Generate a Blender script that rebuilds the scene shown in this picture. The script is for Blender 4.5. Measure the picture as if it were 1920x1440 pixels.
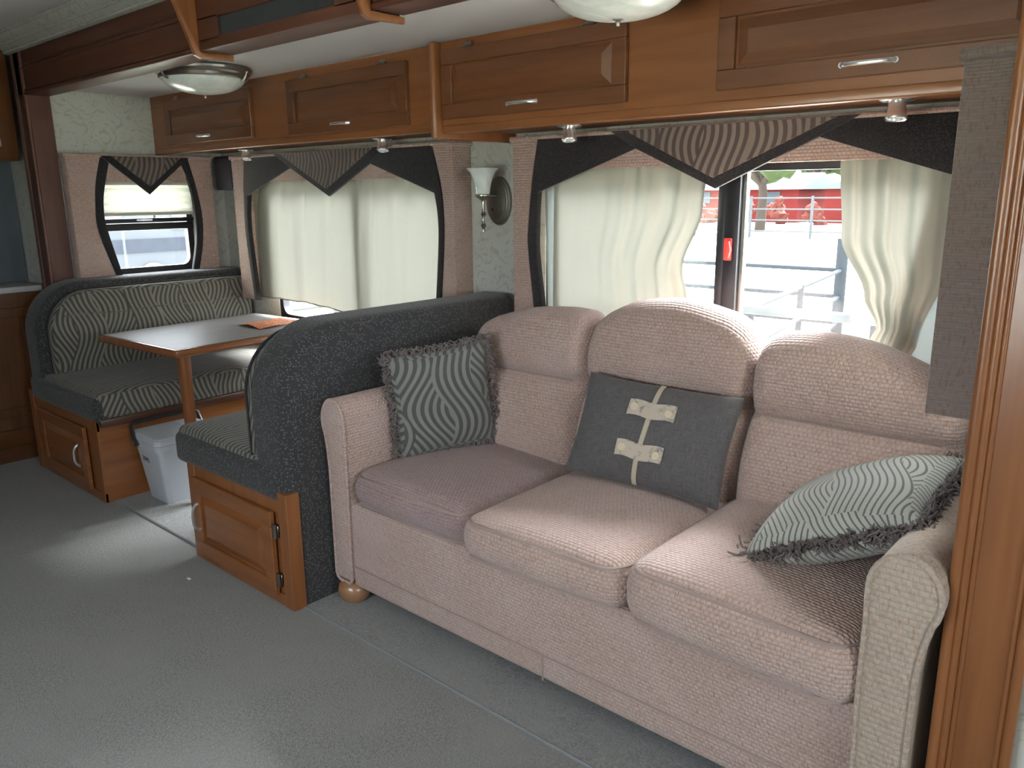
import bpy, bmesh, math, random
from mathutils import Vector, Matrix
random.seed(7)
for o in list(bpy.data.objects): bpy.data.objects.remove(o)
SC = bpy.context.scene
COL = SC.collection
PI = math.pi

# ------------------------------------------------------------------ camera
YAW, PITCH, ROLL, FPX, CAMH = -0.7257643, -0.2343908, -0.0101624, 1498.0, 1.42
def cam_axes():
    cy, sy, cp, sp = math.cos(YAW), math.sin(YAW), math.cos(PITCH), math.sin(PITCH)
    f = Vector((sy*cp, cy*cp, sp)); r = Vector((cy, -sy, 0)); u = r.cross(f)
    cr, sr = math.cos(ROLL), math.sin(ROLL)
    return r*cr + u*sr, u*cr - r*sr, f
_r, _u, _f = cam_axes()
cam = bpy.data.cameras.new('camera'); camo = bpy.data.objects.new('camera', cam); COL.objects.link(camo)
cam.sensor_width = 36; cam.sensor_fit = 'HORIZONTAL'; cam.lens = FPX*36/1920; cam.clip_start = 0.02; cam.clip_end = 500
camo.matrix_world = Matrix(((_r.x, _u.x, -_f.x, 0), (_r.y, _u.y, -_f.y, 0), (_r.z, _u.z, -_f.z, CAMH), (0, 0, 0, 1)))
SC.camera = camo

# ------------------------------------------------------------------ world, exposure
W = bpy.data.worlds.new('overcast_sky'); SC.world = W; W.use_nodes = True
bg = W.node_tree.nodes['Background']; bg.inputs['Color'].default_value = (0.965, 0.98, 1.0, 1); bg.inputs['Strength'].default_value = 10.5
sl = bpy.data.lights.new('hazy_sun', 'SUN'); sl.energy = 46.0; sl.angle = math.radians(36); sl.color = (1.0, .985, .96)
so = bpy.data.objects.new('hazy_sun', sl); COL.objects.link(so); so.location = (0, 20, 20)
so.rotation_euler = Vector((-.06, -.74, -.70)).to_track_quat('-Z', 'Y').to_euler()
vs = SC.view_settings
vs.view_transform = 'Standard'; vs.look = 'None'; vs.exposure = 0.92; vs.gamma = 1.0; vs.use_curve_mapping = False
def portal(loc, rot, sx, sy):                       # daylight portals in the window openings, added ones included (emit nothing themselves)
    l = bpy.data.lights.new('window_daylight_portal', 'AREA'); l.shape = 'RECTANGLE'; l.size = sx; l.size_y = sy
    l.cycles.is_portal = True
    o = bpy.data.objects.new('window_daylight_portal', l); COL.objects.link(o); o.location = loc; o.rotation_euler = rot
portal((-1.33, 2.66, 1.19), (-PI/2, 0, 0), 1.60, 0.66)
portal((-3.40, 2.66, 1.11), (-PI/2, 0, 0), 1.52, 0.82)
portal((-4.73, 2.11, 1.25), (0, -PI/2, 0), 0.55, 0.60)
portal((-0.21, 1.95, 1.25), (0, PI/2, 0), 0.28, 0.60)
portal((-1.1, -1.04, 1.24), (PI/2, 0, 0), 1.4, 0.66)
portal((2.64, 0.25, 1.45), (0, PI/2, 0), 0.8, 1.3)

# ------------------------------------------------------------------ material helpers
MATS = {}
class NT:
    def __init__(s, name):
        m = bpy.data.materials.new(name); m.use_nodes = True; s.m = m; s.t = m.node_tree; s.b = s.t.nodes['Principled BSDF']
        s.out = s.t.nodes['Material Output']
        MATS[name] = m
    def n(s, typ, **kw):
        x = s.t.nodes.new(typ)
        for k, v in kw.items(): setattr(x, k, v)
        return x
    def put(s, sock, v):
        if hasattr(v, 'node'): s.t.links.new(v, sock)
        else: sock.default_value = v
    def math(s, op, a, b=0.0, c=0.0):
        x = s.n('ShaderNodeMath', operation=op); s.put(x.inputs[0], a); s.put(x.inputs[1], b); s.put(x.inputs[2], c); return x.outputs[0]
    def uv(s):
        x = s.n('ShaderNodeUVMap'); return x.outputs[0]
    def obj(s):
        return s.n('ShaderNodeTexCoord').outputs['Object']
    def sep(s, v):
        x = s.n('ShaderNodeSeparateXYZ'); s.put(x.inputs[0], v); return x.outputs[0], x.outputs[1], x.outputs[2]
    def scale(s, v, sc, loc=(0, 0, 0), rot=(0, 0, 0)):
        x = s.n('ShaderNodeMapping'); s.put(x.inputs[0], v); x.inputs['Scale'].default_value = sc; x.inputs['Location'].default_value = loc; x.inputs['Rotation'].default_value = rot
        return x.outputs[0]
    def noise(s, v, sc, det=4, rough=.5, dist=0):
        x = s.n('ShaderNodeTexNoise'); s.put(x.inputs['Vector'], v); x.inputs['Scale'].default_value = sc; x.inputs['Detail'].default_value = det
        x.inputs['Roughness'].default_value = rough; x.inputs['Distortion'].default_value = dist; return x.outputs['Fac']
    def vor(s, v, sc, feat='F1', rnd=1.0):
        x = s.n('ShaderNodeTexVoronoi', feature=feat); s.put(x.inputs['Vector'], v); x.inputs['Scale'].default_value = sc; x.inputs['Randomness'].default_value = rnd; return x.outputs['Distance']
    def mix(s, f, a, b):
        x = s.n('ShaderNodeMix', data_type='RGBA'); s.put(x.inputs[0], f); s.put(x.inputs[6], c4(a) if isinstance(a, tuple) else a); s.put(x.inputs[7], c4(b) if isinstance(b, tuple) else b)
        return x.outputs[2]
    def ramp(s, f, a, b):                                # smooth threshold
        x = s.n('ShaderNodeMapRange', interpolation_type='SMOOTHSTEP'); s.put(x.inputs[0], f); x.inputs[1].default_value = a; x.inputs[2].default_value = b
        return x.outputs[0]
    def bump(s, h, strength=.3, dist=.002):
        x = s.n('ShaderNodeBump'); x.inputs['Strength'].default_value = strength; x.inputs['Distance'].default_value = dist; s.put(x.inputs['Height'], h)
        s.t.links.new(x.outputs[0], s.b.inputs['Normal'])
    def set(s, col=None, rough=None, metal=None, **kw):
        if col is not None: s.put(s.b.inputs['Base Color'], c4(col) if isinstance(col, tuple) else col)
        if rough is not None: s.put(s.b.inputs['Roughness'], rough)
        if metal is not None: s.b.inputs['Metallic'].default_value = metal
        for k, v in kw.items(): s.put(s.b.inputs[k.replace('_', ' ')], v)
        return s.m
def c4(c): return (*c, 1.0) if len(c) == 3 else c

def plain(name, col, rough=.5, metal=0, var=0.08, sc=20, **kw):
    k = NT(name); nz = k.noise(k.obj(), sc, 3)
    a = tuple(x*(1-var) for x in col); b = tuple(min(1, x*(1+var)) for x in col)
    return k.set(k.mix(nz, a, b), rough, metal, **kw)

def wood(name, ca, cb, axis, rough=.33, coat=.25):
    k = NT(name); sc = [34, 34, 34]; sc['xyz'.index(axis)] = 2.2
    v = k.scale(k.obj(), tuple(sc))
    n1 = k.noise(v, 1.0, 6, .6, .6); sc2 = [7, 7, 7]; sc2['xyz'.index(axis)] = .7
    n2 = k.noise(k.scale(k.obj(), tuple(sc2)), 1.0, 3, .5, 1.0)
    f = k.math('ADD', k.math('MULTIPLY', n1, .55), k.math('MULTIPLY', n2, .55))
    k.bump(n1, .06, .001)
    return k.set(k.mix(k.ramp(f, .32, .72), ca, cb), rough, 0, Coat_Weight=coat, Coat_Roughness=.25)
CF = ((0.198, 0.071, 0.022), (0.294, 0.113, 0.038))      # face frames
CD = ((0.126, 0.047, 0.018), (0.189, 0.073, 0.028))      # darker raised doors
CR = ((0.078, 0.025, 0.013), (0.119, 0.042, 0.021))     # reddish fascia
CB = ((0.190, 0.067, 0.019), (0.285, 0.106, 0.034))        # bench cabinets
for ax in 'xyz':
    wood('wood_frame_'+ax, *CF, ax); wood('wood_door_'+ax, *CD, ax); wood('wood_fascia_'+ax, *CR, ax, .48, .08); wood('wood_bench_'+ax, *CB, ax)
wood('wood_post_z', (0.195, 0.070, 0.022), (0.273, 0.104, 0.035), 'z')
wood('wood_kitchen_z', (0.079, 0.031, 0.010), (0.134, 0.052, 0.017), 'z'); wood('wood_kitchen_y', (0.079, 0.031, 0.010), (0.134, 0.052, 0.017), 'y')
wood('wood_lip', (.05, .02, .012), (.085, .034, .018), 'y')
wood('wood_table', (.22, .075, .03), (.31, .115, .045), 'y', .22, .5)
wood('wood_foot', (.27, .135, .068), (.34, .18, .095), 'x', .25, .5)

def swirl(name, light, dark, period=.026, width=.155, amp=.032, vper=.42, rough=.9, thr=0.0):
    k = NT(name); u, v, _ = k.sep(k.uv()); TAU = 2*PI
    nz = k.noise(k.uv(), 3.0, 1)
    u = k.math('ADD', u, k.math('MULTIPLY', nz, .03))
    sn = k.math('MULTIPLY', k.math('SINE', k.math('MULTIPLY', v, TAU/vper)), amp)
    a = k.math('ADD', u, sn)
    colm = k.math('FLOOR', k.math('DIVIDE', a, width)); odd = k.math('FLOORED_MODULO', colm, 2.0)
    ph = k.math('MULTIPLY', colm, 1.3)
    sn2 = k.math('MULTIPLY', k.math('SINE', k.math('ADD', k.math('MULTIPLY', v, TAU/vper), ph)), amp*1.25)
    b = k.math('SUBTRACT', u, sn2)
    c = k.math('ADD', k.math('MULTIPLY', odd, b), k.math('MULTIPLY', k.math('SUBTRACT', 1.0, odd), a))
    st = k.math('SINE', k.math('MULTIPLY', c, TAU/period))
    fine = k.noise(k.uv(), 420, 2)
    f = k.ramp(k.math('ADD', st, k.math('MULTIPLY', k.math('SUBTRACT', fine, .5), .7)), thr-.25, thr+.25)
    colr = k.mix(f, dark, light)
    colr = k.mix(k.math('MULTIPLY', fine, .35), colr, tuple(x*.45 for x in light))
    k.bump(k.math('ADD', k.math('MULTIPLY', f, .8), k.math('MULTIPLY', fine, .5)), .45, .002)
    return k.set(colr, rough, 0, Sheen_Weight=.15)
swirl('swirl_bench', (.215, .20, .16), (.052, .050, .043))
swirl('swirl_valance', (.21, .17, .14), (.068, .052, .045), period=.030, width=.17, amp=.024, vper=.34)
swirl('swirl_pillow', (.205, .205, .178), (.066, .069, .066), period=.029, width=.15, amp=.036, vper=.36)
swirl('swirl_pillow_pale', (.47, .48, .43), (.13, .125, .10), thr=-.62, period=.0155, width=.17, amp=.036, vper=.40)

def weave(name, ca, cb, cc, su=.014, sv=.0105, strength=1.0):
    k = NT(name); u, v, _ = k.sep(k.uv()); t = k.math
    row = t('FLOOR', t('DIVIDE', v, sv)); off = t('MULTIPLY', t('FLOORED_MODULO', row, 2.0), .5)
    pu = t('ADD', t('DIVIDE', u, su), off)
    hu = t('ABSOLUTE', t('SINE', t('MULTIPLY', pu, PI))); hv = t('ABSOLUTE', t('SINE', t('MULTIPLY', t('DIVIDE', v, sv), PI)))
    h = t('POWER', t('MULTIPLY', hu, hv), .6)
    big = k.noise(k.uv(), 5, 3); dash = k.noise(k.scale(k.uv(), (190, 48, 1), (3, 7, 0)), 1, 3, .7); dash2 = k.noise(k.scale(k.uv(), (170, 40, 1), (31, 17, 0)), 1, 3, .7); fine = k.noise(k.scale(k.uv(), (330, 60, 100)), 1, 4, .75); cell = k.noise(k.scale(k.uv(), (1/su, 1/sv, 1)), .9, 1)
    f = t('ADD', t('MULTIPLY', fine, .6), t('MULTIPLY', cell, .4))
    col = k.mix(k.ramp(f, .32, .68), ca, cb); col = k.mix(k.ramp(big, .42, .7), col, cc)
    col = k.mix(t('MULTIPLY', k.ramp(dash, .53, .63), .75), col, (ca[0]*.72, ca[1]*.58, ca[2]*.48)); col = k.mix(t('MULTIPLY', k.ramp(dash2, .56, .66), .6), col, (ca[0]*.70, ca[0]*.66, ca[0]*.64))
    col = k.mix(t('MULTIPLY', t('SUBTRACT', 1.0, h), .24), col, tuple(x*.5 for x in ca))
    k.bump(t('ADD', h, t('MULTIPLY', fine, .5)), strength, .003)
    return k.set(col, .95, 0, Sheen_Weight=.25, Sheen_Roughness=.5)
weave('sofa_fabric', (.56, .405, .35), (.44, .31, .265), (.54, .40, .355))
weave('sofa_fabric_mauve', (.40, .28, .27), (.30, .20, .195), (.36, .258, .262))  # darker mauve weave for the left seat cushion
weave('arm_fabric', (.50, .39, .30), (.38, .315, .26), (.45, .365, .295), .020, .013, .7)
weave('pelmet_fabric', (.60, .43, .35), (.46, .32, .265), (.56, .42, .36), .014, .0105)
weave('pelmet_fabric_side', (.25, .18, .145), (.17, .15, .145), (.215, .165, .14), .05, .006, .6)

def speck(name, base, dot, sc=150):
    k = NT(name); v = k.vor(k.uv(), sc, rnd=.6); nz = k.noise(k.uv(), 60, 3)
    f = k.math('SUBTRACT', 1.0, k.ramp(v, .24, .44)); f = k.math('MULTIPLY', f, k.ramp(nz, .15, .45))
    k.bump(f, .35, .0015)
    return k.set(k.mix(f, base, dot), .95, 0, Sheen_Weight=.2)
speck('dark_fabric', (.030, .029, .030), (.108, .104, .099), 118)
speck('dark_trim', (.016, .014, .016), (.05, .045, .045), 200)

def wallpaper(name, base, motif):
    k = NT(name); uv = k.uv()
    nz = k.n('ShaderNodeTexNoise'); k.put(nz.inputs['Vector'], uv); nz.inputs['Scale'].default_value = 5; nz.inputs['Detail'].default_value = 2
    add = k.n('ShaderNodeVectorMath', operation='MULTIPLY_ADD'); k.put(add.inputs[0], nz.outputs['Color']); add.inputs[1].default_value = (.16, .16, 0); k.put(add.inputs[2], uv)
    v = k.vor(add.outputs[0], 8.5)
    ring = k.math('SINE', k.math('MULTIPLY', v, 27)); leaf = k.noise(add.outputs[0], 22, 3, .6, 1.5)
    f = k.math('MULTIPLY', k.ramp(ring, .55, .95), k.ramp(leaf, .42, .55))
    f2 = k.math('MULTIPLY', k.ramp(leaf, .56, .62), .55)
    m = k.math('MAXIMUM', f, f2); cloud = k.noise(uv, 6, 4)
    col = k.mix(cloud, tuple(x*.9 for x in base), base)
    return k.set(k.mix(k.math('MULTIPLY', m, .75), col, motif), .6)
wallpaper('wallpaper', (.54, .55, .50), (.36, .37, .29))
wallpaper('wallpaper_border', (.50, .50, .46), (.32, .33, .28))

def carpet(name, a, b):
    k = NT(name); v = k.obj(); f = k.math('ADD', k.math('MULTIPLY', k.noise(v, 380, 3, .7), .45), k.math('MULTIPLY', k.noise(v, 120, 3, .7), .55)); g = k.noise(v, 3.2, 5, .65); d = k.vor(v, 300)
    col = k.mix(k.ramp(f, .38, .62), a, b); col = k.mix(k.ramp(g, .35, .75), col, tuple(x*.80 for x in b))
    k.bump(k.math('ADD', f, d), .7, .003)
    return k.set(col, 1.0, 0, Sheen_Weight=.3, Sheen_Roughness=.6)
carpet('carpet', (.115, .114, .108), (.275, .272, .262)); carpet('carpet_slide', (.12, .12, .117), (.285, .286, .283))

k = NT('ceiling_vinyl'); k.bump(k.noise(k.obj(), 220, 2), .25, .002); k.set((.66, .65, .65), .7)
k = NT('laminate'); nz = k.noise(k.scale(k.obj(), (30, 4, 10)), 1, 5, .6); k.set(k.mix(nz, (.24, .225, .22), (.36, .345, .34)), .5, 0, Coat_Weight=.1, Coat_Roughness=.3)
plain('black_metal', (.016, .016, .020), .35, .3); plain('black_plastic', (.018, .018, .022), .45)
plain('speaker_grey', (.045, .045, .058), .55)
plain('nickel', (.36, .34, .31), .28, 1.0, .05, 60); plain('chrome', (.80, .81, .83), .24, .85, .03)
plain('white_plastic', (.56, .60, .66), .4, 0, .03); plain('grey_liner', (.40, .42, .40), .9)
plain('beige_plastic', (.50, .49, .42), .5); plain('counter', (.42, .43, .42), .35); plain('red_latch', (.72, .06, .05), .4)
plain('smoked_panel', (.035, .038, .042), .18, 0, .2); plain('seam_grey', (.22, .235, .25), .7); plain('ink', (.012, .012, .02), .7)
plain('backsplash', (.075, .095, .10), .35, 0, .2, 5); plain('lens_glass', (.65, .68, .66), .1)
plain('paper_scrap', (.8, .8, .78), .8)
k = NT('alabaster'); nz = k.noise(k.obj(), 9, 5, .6, 2.0); k.set(k.mix(k.ramp(nz, .35, .7), (.66, .70, .66), (.80, .82, .78)), .22, 0, Subsurface_Weight=.15)
k = NT('linen_grey'); u, v, _ = k.sep(k.uv()); a = k.noise(k.scale(k.uv(), (30, 500, 1)), 1, 3); b = k.noise(k.scale(k.uv(), (500, 30, 1)), 1, 3)
f = k.math('MULTIPLY', k.math('ADD', a, b), .5); k.bump(f, .3, .001); k.set(k.mix(k.ramp(f, .35, .65), (.074, .068, .070), (.130, .120, .122)), .9, 0, Sheen_Weight=.15)
plain('strap_beige', (.46, .40, .30), .8); k = NT('tab_stained'); nz = k.noise(k.uv(), 28, 5, .7, 1); k.set(k.mix(k.ramp(nz, .50, .68), (.50, .43, .355), (.13, .12, .115)), .85)
plain('button_beige', (.62, .52, .38), .5); plain('fringe', (.16, .135, .128), .95, 0, .85, 330); plain('piping_brown', (.33, .25, .225), .95)
k = NT('flyer_paper'); u, v, _ = k.sep(k.uv()); ln = k.math('SINE', k.math('MULTIPLY', v, 260)); nz = k.noise(k.scale(k.uv(), (60, 24, 1)), 1, 2)
f = k.math('MULTIPLY', k.ramp(ln, .1, .5), k.ramp(nz, .46, .56)); k.set(k.mix(f, (.80, .27, .10), (.20, .06, .035)), .7)

def cloth(name, col, trans, tw=.5):
    k = NT(name); k.t.nodes.remove(k.b)
    w1 = k.noise(k.scale(k.uv(), (40, 900, 1)), 1, 2); cc = k.mix(w1, tuple(x*.88 for x in col), col)
    d = k.n('ShaderNodeBsdfDiffuse'); k.put(d.inputs[0], cc); t = k.n('ShaderNodeBsdfTranslucent'); t.inputs[0].default_value = c4(trans)
    mx = k.n('ShaderNodeMixShader'); mx.inputs[0].default_value = tw
    k.t.links.new(d.outputs[0], mx.inputs[1]); k.t.links.new(t.outputs[0], mx.inputs[2]); k.t.links.new(mx.outputs[0], k.out.inputs[0])
cloth('curtain_cream', (.62, .60, .49), (.036, .036, .031), .5); cloth('curtain_liner', (.42, .45, .43), (.024, .027, .026), .5)
cloth('blind_cloth', (.75, .74, .64), (.20, .20, .17), .6)
k = NT('pane_glass'); k.t.nodes.remove(k.b); tr = k.n('ShaderNodeBsdfTransparent'); tr.inputs[0].default_value = (.93, .96, .98, 1)
gl = k.n('ShaderNodeBsdfGlossy'); gl.inputs['Roughness'].default_value = .02; lw = k.n('ShaderNodeLayerWeight'); fr = k.math('ADD', k.math('MULTIPLY', k.math('POWER', lw.outputs['Facing'], 4.0), .45), .025)
mx = k.n('ShaderNodeMixShader'); k.t.links.new(fr, mx.inputs[0]); k.t.links.new(tr.outputs[0], mx.inputs[1]); k.t.links.new(gl.outputs[0], mx.inputs[2]); k.t.links.new(mx.outputs[0], k.out.inputs[0])
# outdoors; colours of pipes, brick, roofs and plants darkened to offset overexposure
k = NT('dry_ground'); nz = k.noise(k.obj(), .25, 6, .6); k.set(k.mix(k.ramp(nz, .45, .7), (.50, .48, .42), (.40, .44, .28)), 1.0)
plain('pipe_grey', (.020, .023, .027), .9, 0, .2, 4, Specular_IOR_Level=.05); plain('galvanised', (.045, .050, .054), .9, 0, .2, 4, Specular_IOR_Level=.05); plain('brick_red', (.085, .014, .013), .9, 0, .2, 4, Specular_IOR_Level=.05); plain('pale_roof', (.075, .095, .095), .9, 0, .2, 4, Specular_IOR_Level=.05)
plain('bark', (.028, .022, .019), .9, 0, .2, 4, Specular_IOR_Level=.05); plain('leaf', (.022, .032, .013), .9, 0, .2, 4, Specular_IOR_Level=.05); plain('white_darkened', (.045, .050, .058), .9, 0, .02, 4, Specular_IOR_Level=.05); plain('trailer_stripe', (.020, .023, .030), .9, 0, .2, 4, Specular_IOR_Level=.05)  # white body colour darkened to slate so outdoor glare does not clip it
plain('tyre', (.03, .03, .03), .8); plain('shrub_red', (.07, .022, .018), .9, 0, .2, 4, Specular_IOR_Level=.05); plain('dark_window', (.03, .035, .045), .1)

# ------------------------------------------------------------------ mesh helpers
def new(): return bmesh.new()
def _faces(bm, vs_, fs):
    v = [bm.verts.new(p) for p in vs_]; return [bm.faces.new([v[i] for i in f]) for f in fs]
def box(bm, x0, x1, y0, y1, z0, z1, bev=0, seg=2):
    fs = _faces(bm, [(x0, y0, z0), (x1, y0, z0), (x1, y1, z0), (x0, y1, z0), (x0, y0, z1), (x1, y0, z1), (x1, y1, z1), (x0, y1, z1)],
                [(0, 3, 2, 1), (4, 5, 6, 7), (0, 1, 5, 4), (1, 2, 6, 5), (2, 3, 7, 6), (3, 0, 4, 7)])
    if bev:
        es = list({e for f in fs for e in f.edges}); bmesh.ops.bevel(bm, geom=es, offset=bev, segments=seg, affect='EDGES', profile=.5)
    return bm
def BX(*a, **k): return box(new(), *a, **k)
def surf(bm, f, nu, nv, cu=False, cv=False):
    g = [[bm.verts.new(f(i/(nu if cu else nu-1), j/(nv if cv else nv-1))) for j in range(nv)] for i in range(nu)]
    for i in range(nu if cu else nu-1):
        for j in range(nv if cv else nv-1):
            bm.faces.new((g[i][j], g[(i+1) % nu][j], g[(i+1) % nu][(j+1) % nv], g[i][(j+1) % nv]))
    return g
def lathe(bm, prof, axis=(0, 0, 1), loc=(0, 0, 0), n=28, sx=1, sy=1):
    M = Vector((0, 0, 1)).rotation_difference(Vector(axis)).to_matrix(); L = Vector(loc)
    g = []
    for r, h in prof:
        g.append([bm.verts.new(M @ Vector((math.cos(2*PI*i/n)*r*sx, math.sin(2*PI*i/n)*r*sy, h)) + L) for i in range(n)])
    for a, b in zip(g, g[1:]):
        for i in range(n): bm.faces.new((a[i], a[(i+1) % n], b[(i+1) % n], b[i]))
    if prof[0][0] > 1e-5: bm.faces.new(g[0][::-1])
    if prof[-1][0] > 1e-5: bm.faces.new(g[-1])
    return bm
def tube(bm, pts, r, n=8, closed=False, flat=1.0):
    pts = [Vector(p) for p in pts]; N = len(pts); rings = []; up = Vector((0, 0, 1)); prev = None
    for i, p in enumerate(pts):
        if closed: t = pts[(i+1) % N] - pts[i-1]
        else: t = pts[min(i+1, N-1)] - pts[max(i-1, 0)]
        t.normalize()
        a = prev if prev is not None else (up if abs(t.z) < .9 else Vector((1, 0, 0)))
        a = (a - t*a.dot(t)); a = a.normalized() if a.length > 1e-6 else t.orthogonal().normalized(); b = t.cross(a); prev = a
        rr = r[i] if isinstance(r, (list, tuple)) else r
        rings.append([bm.verts.new(p + a*math.cos(2*PI*k/n)*rr*flat + b*math.sin(2*PI*k/n)*rr) for k in range(n)])
    for i in range(N if closed else N-1):
        A, B = rings[i], rings[(i+1) % N]
        for k in range(n): bm.faces.new((A[k], A[(k+1) % n], B[(k+1) % n], B[k]))
    if not closed: bm.faces.new(rings[0][::-1]); bm.faces.new(rings[-1])
    return bm
def prism(bm, poly, d0, d1, mp, r=0, seg=4, fix=None):
    """extrude 2D outline (ccw) between depths; r rounds the rim; mp(a,b,d)->xyz; fix(a,b) True keeps a point from being inset along b"""
    n = len(poly); nr = []
    for i in range(n):
        p0, p1, p2 = Vector(poly[i-1]), Vector(poly[i]), Vector(poly[(i+1) % n])
        e1 = (p1-p0).normalized(); e2 = (p2-p1).normalized(); n1 = Vector((e1.y, -e1.x)); n2 = Vector((e2.y, -e2.x)); m = n1+n2
        m = m/max(.3, m.length_squared/2) if m.length > 1e-6 else n1
        if fix and fix(*poly[i]): m.y = 0
        nr.append(m)
    sg = 1 if d1 > d0 else -1
    lv = [(0.0, d0, r)] if False else []
    if r:
        for k in range(seg+1):
            t = k/seg*PI/2; lv.append((r*(1-math.sin(t)), d0+sg*r*(1-math.cos(t))))
        for k in range(seg+1):
            t = k/seg*PI/2; lv.append((r*(1-math.cos(t)), d1-sg*r*(1-math.sin(t))))
    else: lv = [(0, d0), (0, d1)]
    rings = [[bm.verts.new(mp(poly[i][0]-nr[i].x*ins, poly[i][1]-nr[i].y*ins, d)) for i in range(n)] for ins, d in lv]
    for A, B in zip(rings, rings[1:]):
        for i in range(n): bm.faces.new((A[i], A[(i+1) % n], B[(i+1) % n], B[i]))
    bm.faces.new(rings[0][::-1]); bm.faces.new(rings[-1])
    return bm
XZ = lambda a, b, d: (a, d, b)        # outline in x,z - depth along y
YZ = lambda a, b, d: (d, a, b)        # outline in y,z - depth along x
XY = lambda a, b, d: (a, b, d)
def rrect(x0, x1, y0, y1, r, n=6):
    if not isinstance(r, (list, tuple)): r = [r]*4
    out = []
    for (cx, cy, sx, sy, a0), rr in zip(((x0, y0, 1, 1, PI), (x1, y0, -1, 1, 1.5*PI), (x1, y1, -1, -1, 0), (x0, y1, 1, -1, .5*PI)), r):
        if rr <= 0: out.append((cx, cy)); continue
        for k in range(n+1):
            a = a0+k/n*PI/2; out.append((cx+sx*rr+math.cos(a)*rr, cy+sy*rr+math.sin(a)*rr))
    return out
def divs(L, r, n): 
    a = [0, .12*r, .35*r, .65*r, r] if r > 0 else [0]
    m = [r+(L-2*r)*i/n for i in range(1, n)]
    return a+m+[L-x for x in a[::-1]]
def rbox(bm, lo, hi, r, n=(4, 4, 4), deform=None):
    lo, hi = Vector(lo), Vector(hi); S = hi-lo
    D = [divs(S[i], r, n[i]) for i in range(3)]; cache = {}
    def vert(P):
        key = tuple(round(x, 5) for x in P)
        if key in cache: return cache[key]
        q = Vector([min(max(P[i], r), S[i]-r) for i in range(3)]); d = Vector(P)-q
        Q = q+d.normalized()*r if d.length > 1e-7 else Vector(P)
        if deform:
            nrm = Vector([2*Q[i]/S[i]-1 for i in range(3)]); Q = Q+Vector(deform(nrm, Q+lo))
        cache[key] = bm.verts.new(Q+lo); return cache[key]
    for ax in range(3):
        a, b = [i for i in range(3) if i != ax]
        for side in (0, S[ax]):
            for i in range(len(D[a])-1):
                for j in range(len(D[b])-1):
                    ps = []
                    for (ii, jj) in ((i, j), (i+1, j), (i+1, j+1), (i, j+1)):
                        P = [0, 0, 0]; P[ax] = side; P[a] = D[a][ii]; P[b] = D[b][jj]; ps.append(vert(P))
                    if len(set(ps)) < 4: continue
                    if (side == 0) == (ax != 1): ps = ps[::-1]
                    bm.faces.new(ps)
    return bm
def boxuv(me):
    uvl = me.uv_layers.new(name='UVMap') if not me.uv_layers else me.uv_layers[0]
    co = [v.co.copy() for v in me.vertices]
    for p in me.polygons:
        nx, ny, nz = (abs(c) for c in p.normal)
        for li in p.loop_indices:
            c = co[me.loops[li].vertex_index]
            uvl.data[li].uv = (c.y, c.z) if nx >= ny and nx >= nz else ((c.x, c.z) if ny >= nz else (c.x, c.y))
def root_loc(o):
    while o.parent: o = o.parent
    return o.location
def obj(name, bm, mat, parent=None, smooth=True, uv=True, recalc=True, M=None, ang=40):
    if recalc: bmesh.ops.recalc_face_normals(bm, faces=bm.faces)
    me = bpy.data.meshes.new(name); bm.to_mesh(me); bm.free()
    if uv and not me.uv_layers: boxuv(me)
    if M is not None: me.transform(M)
    me.materials.append(MATS[mat])
    o = bpy.data.objects.new(name, me); COL.objects.link(o)
    if parent is not None:
        me.transform(Matrix.Translation(-root_loc(parent))); o.parent = parent
    else:
        xs = [v.co for v in me.vertices]
        base = Vector(((min(v.x for v in xs)+max(v.x for v in xs))/2, (min(v.y for v in xs)+max(v.y for v in xs))/2, min(v.z for v in xs)))
        me.transform(Matrix.Translation(-base)); o.location = base
    if smooth:
        for p in me.polygons: p.use_smooth = True
        bm2 = bmesh.new(); bm2.from_mesh(me)
        for e in bm2.edges:
            if len(e.link_faces) == 2 and e.calc_face_angle(0) > math.radians(ang): e.smooth = False
        bm2.to_mesh(me); bm2.free()
    return o
def tag(o, label, cat, group=None, kind=None):
    o['label'] = label; o['category'] = cat
    if group: o['group'] = group
    if kind: o['kind'] = kind
    return o
def thing(name, label, cat, loc, group=None):
    o = bpy.data.objects.new(name, None); COL.objects.link(o); o.location = loc; o.empty_display_size = .1
    return tag(o, label, cat, group)
def struct(name, bm, mat, label=None, cat=None, **kw):
    o = obj(name, bm, mat, **kw); o['kind'] = 'structure'
    if label: o['label'] = label
    o['category'] = cat or name.split('_')[0]
    return o
def sstruct(name, loc, label, cat):
    o = thing(name, label, cat, loc); o['kind'] = 'structure'; return o

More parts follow.
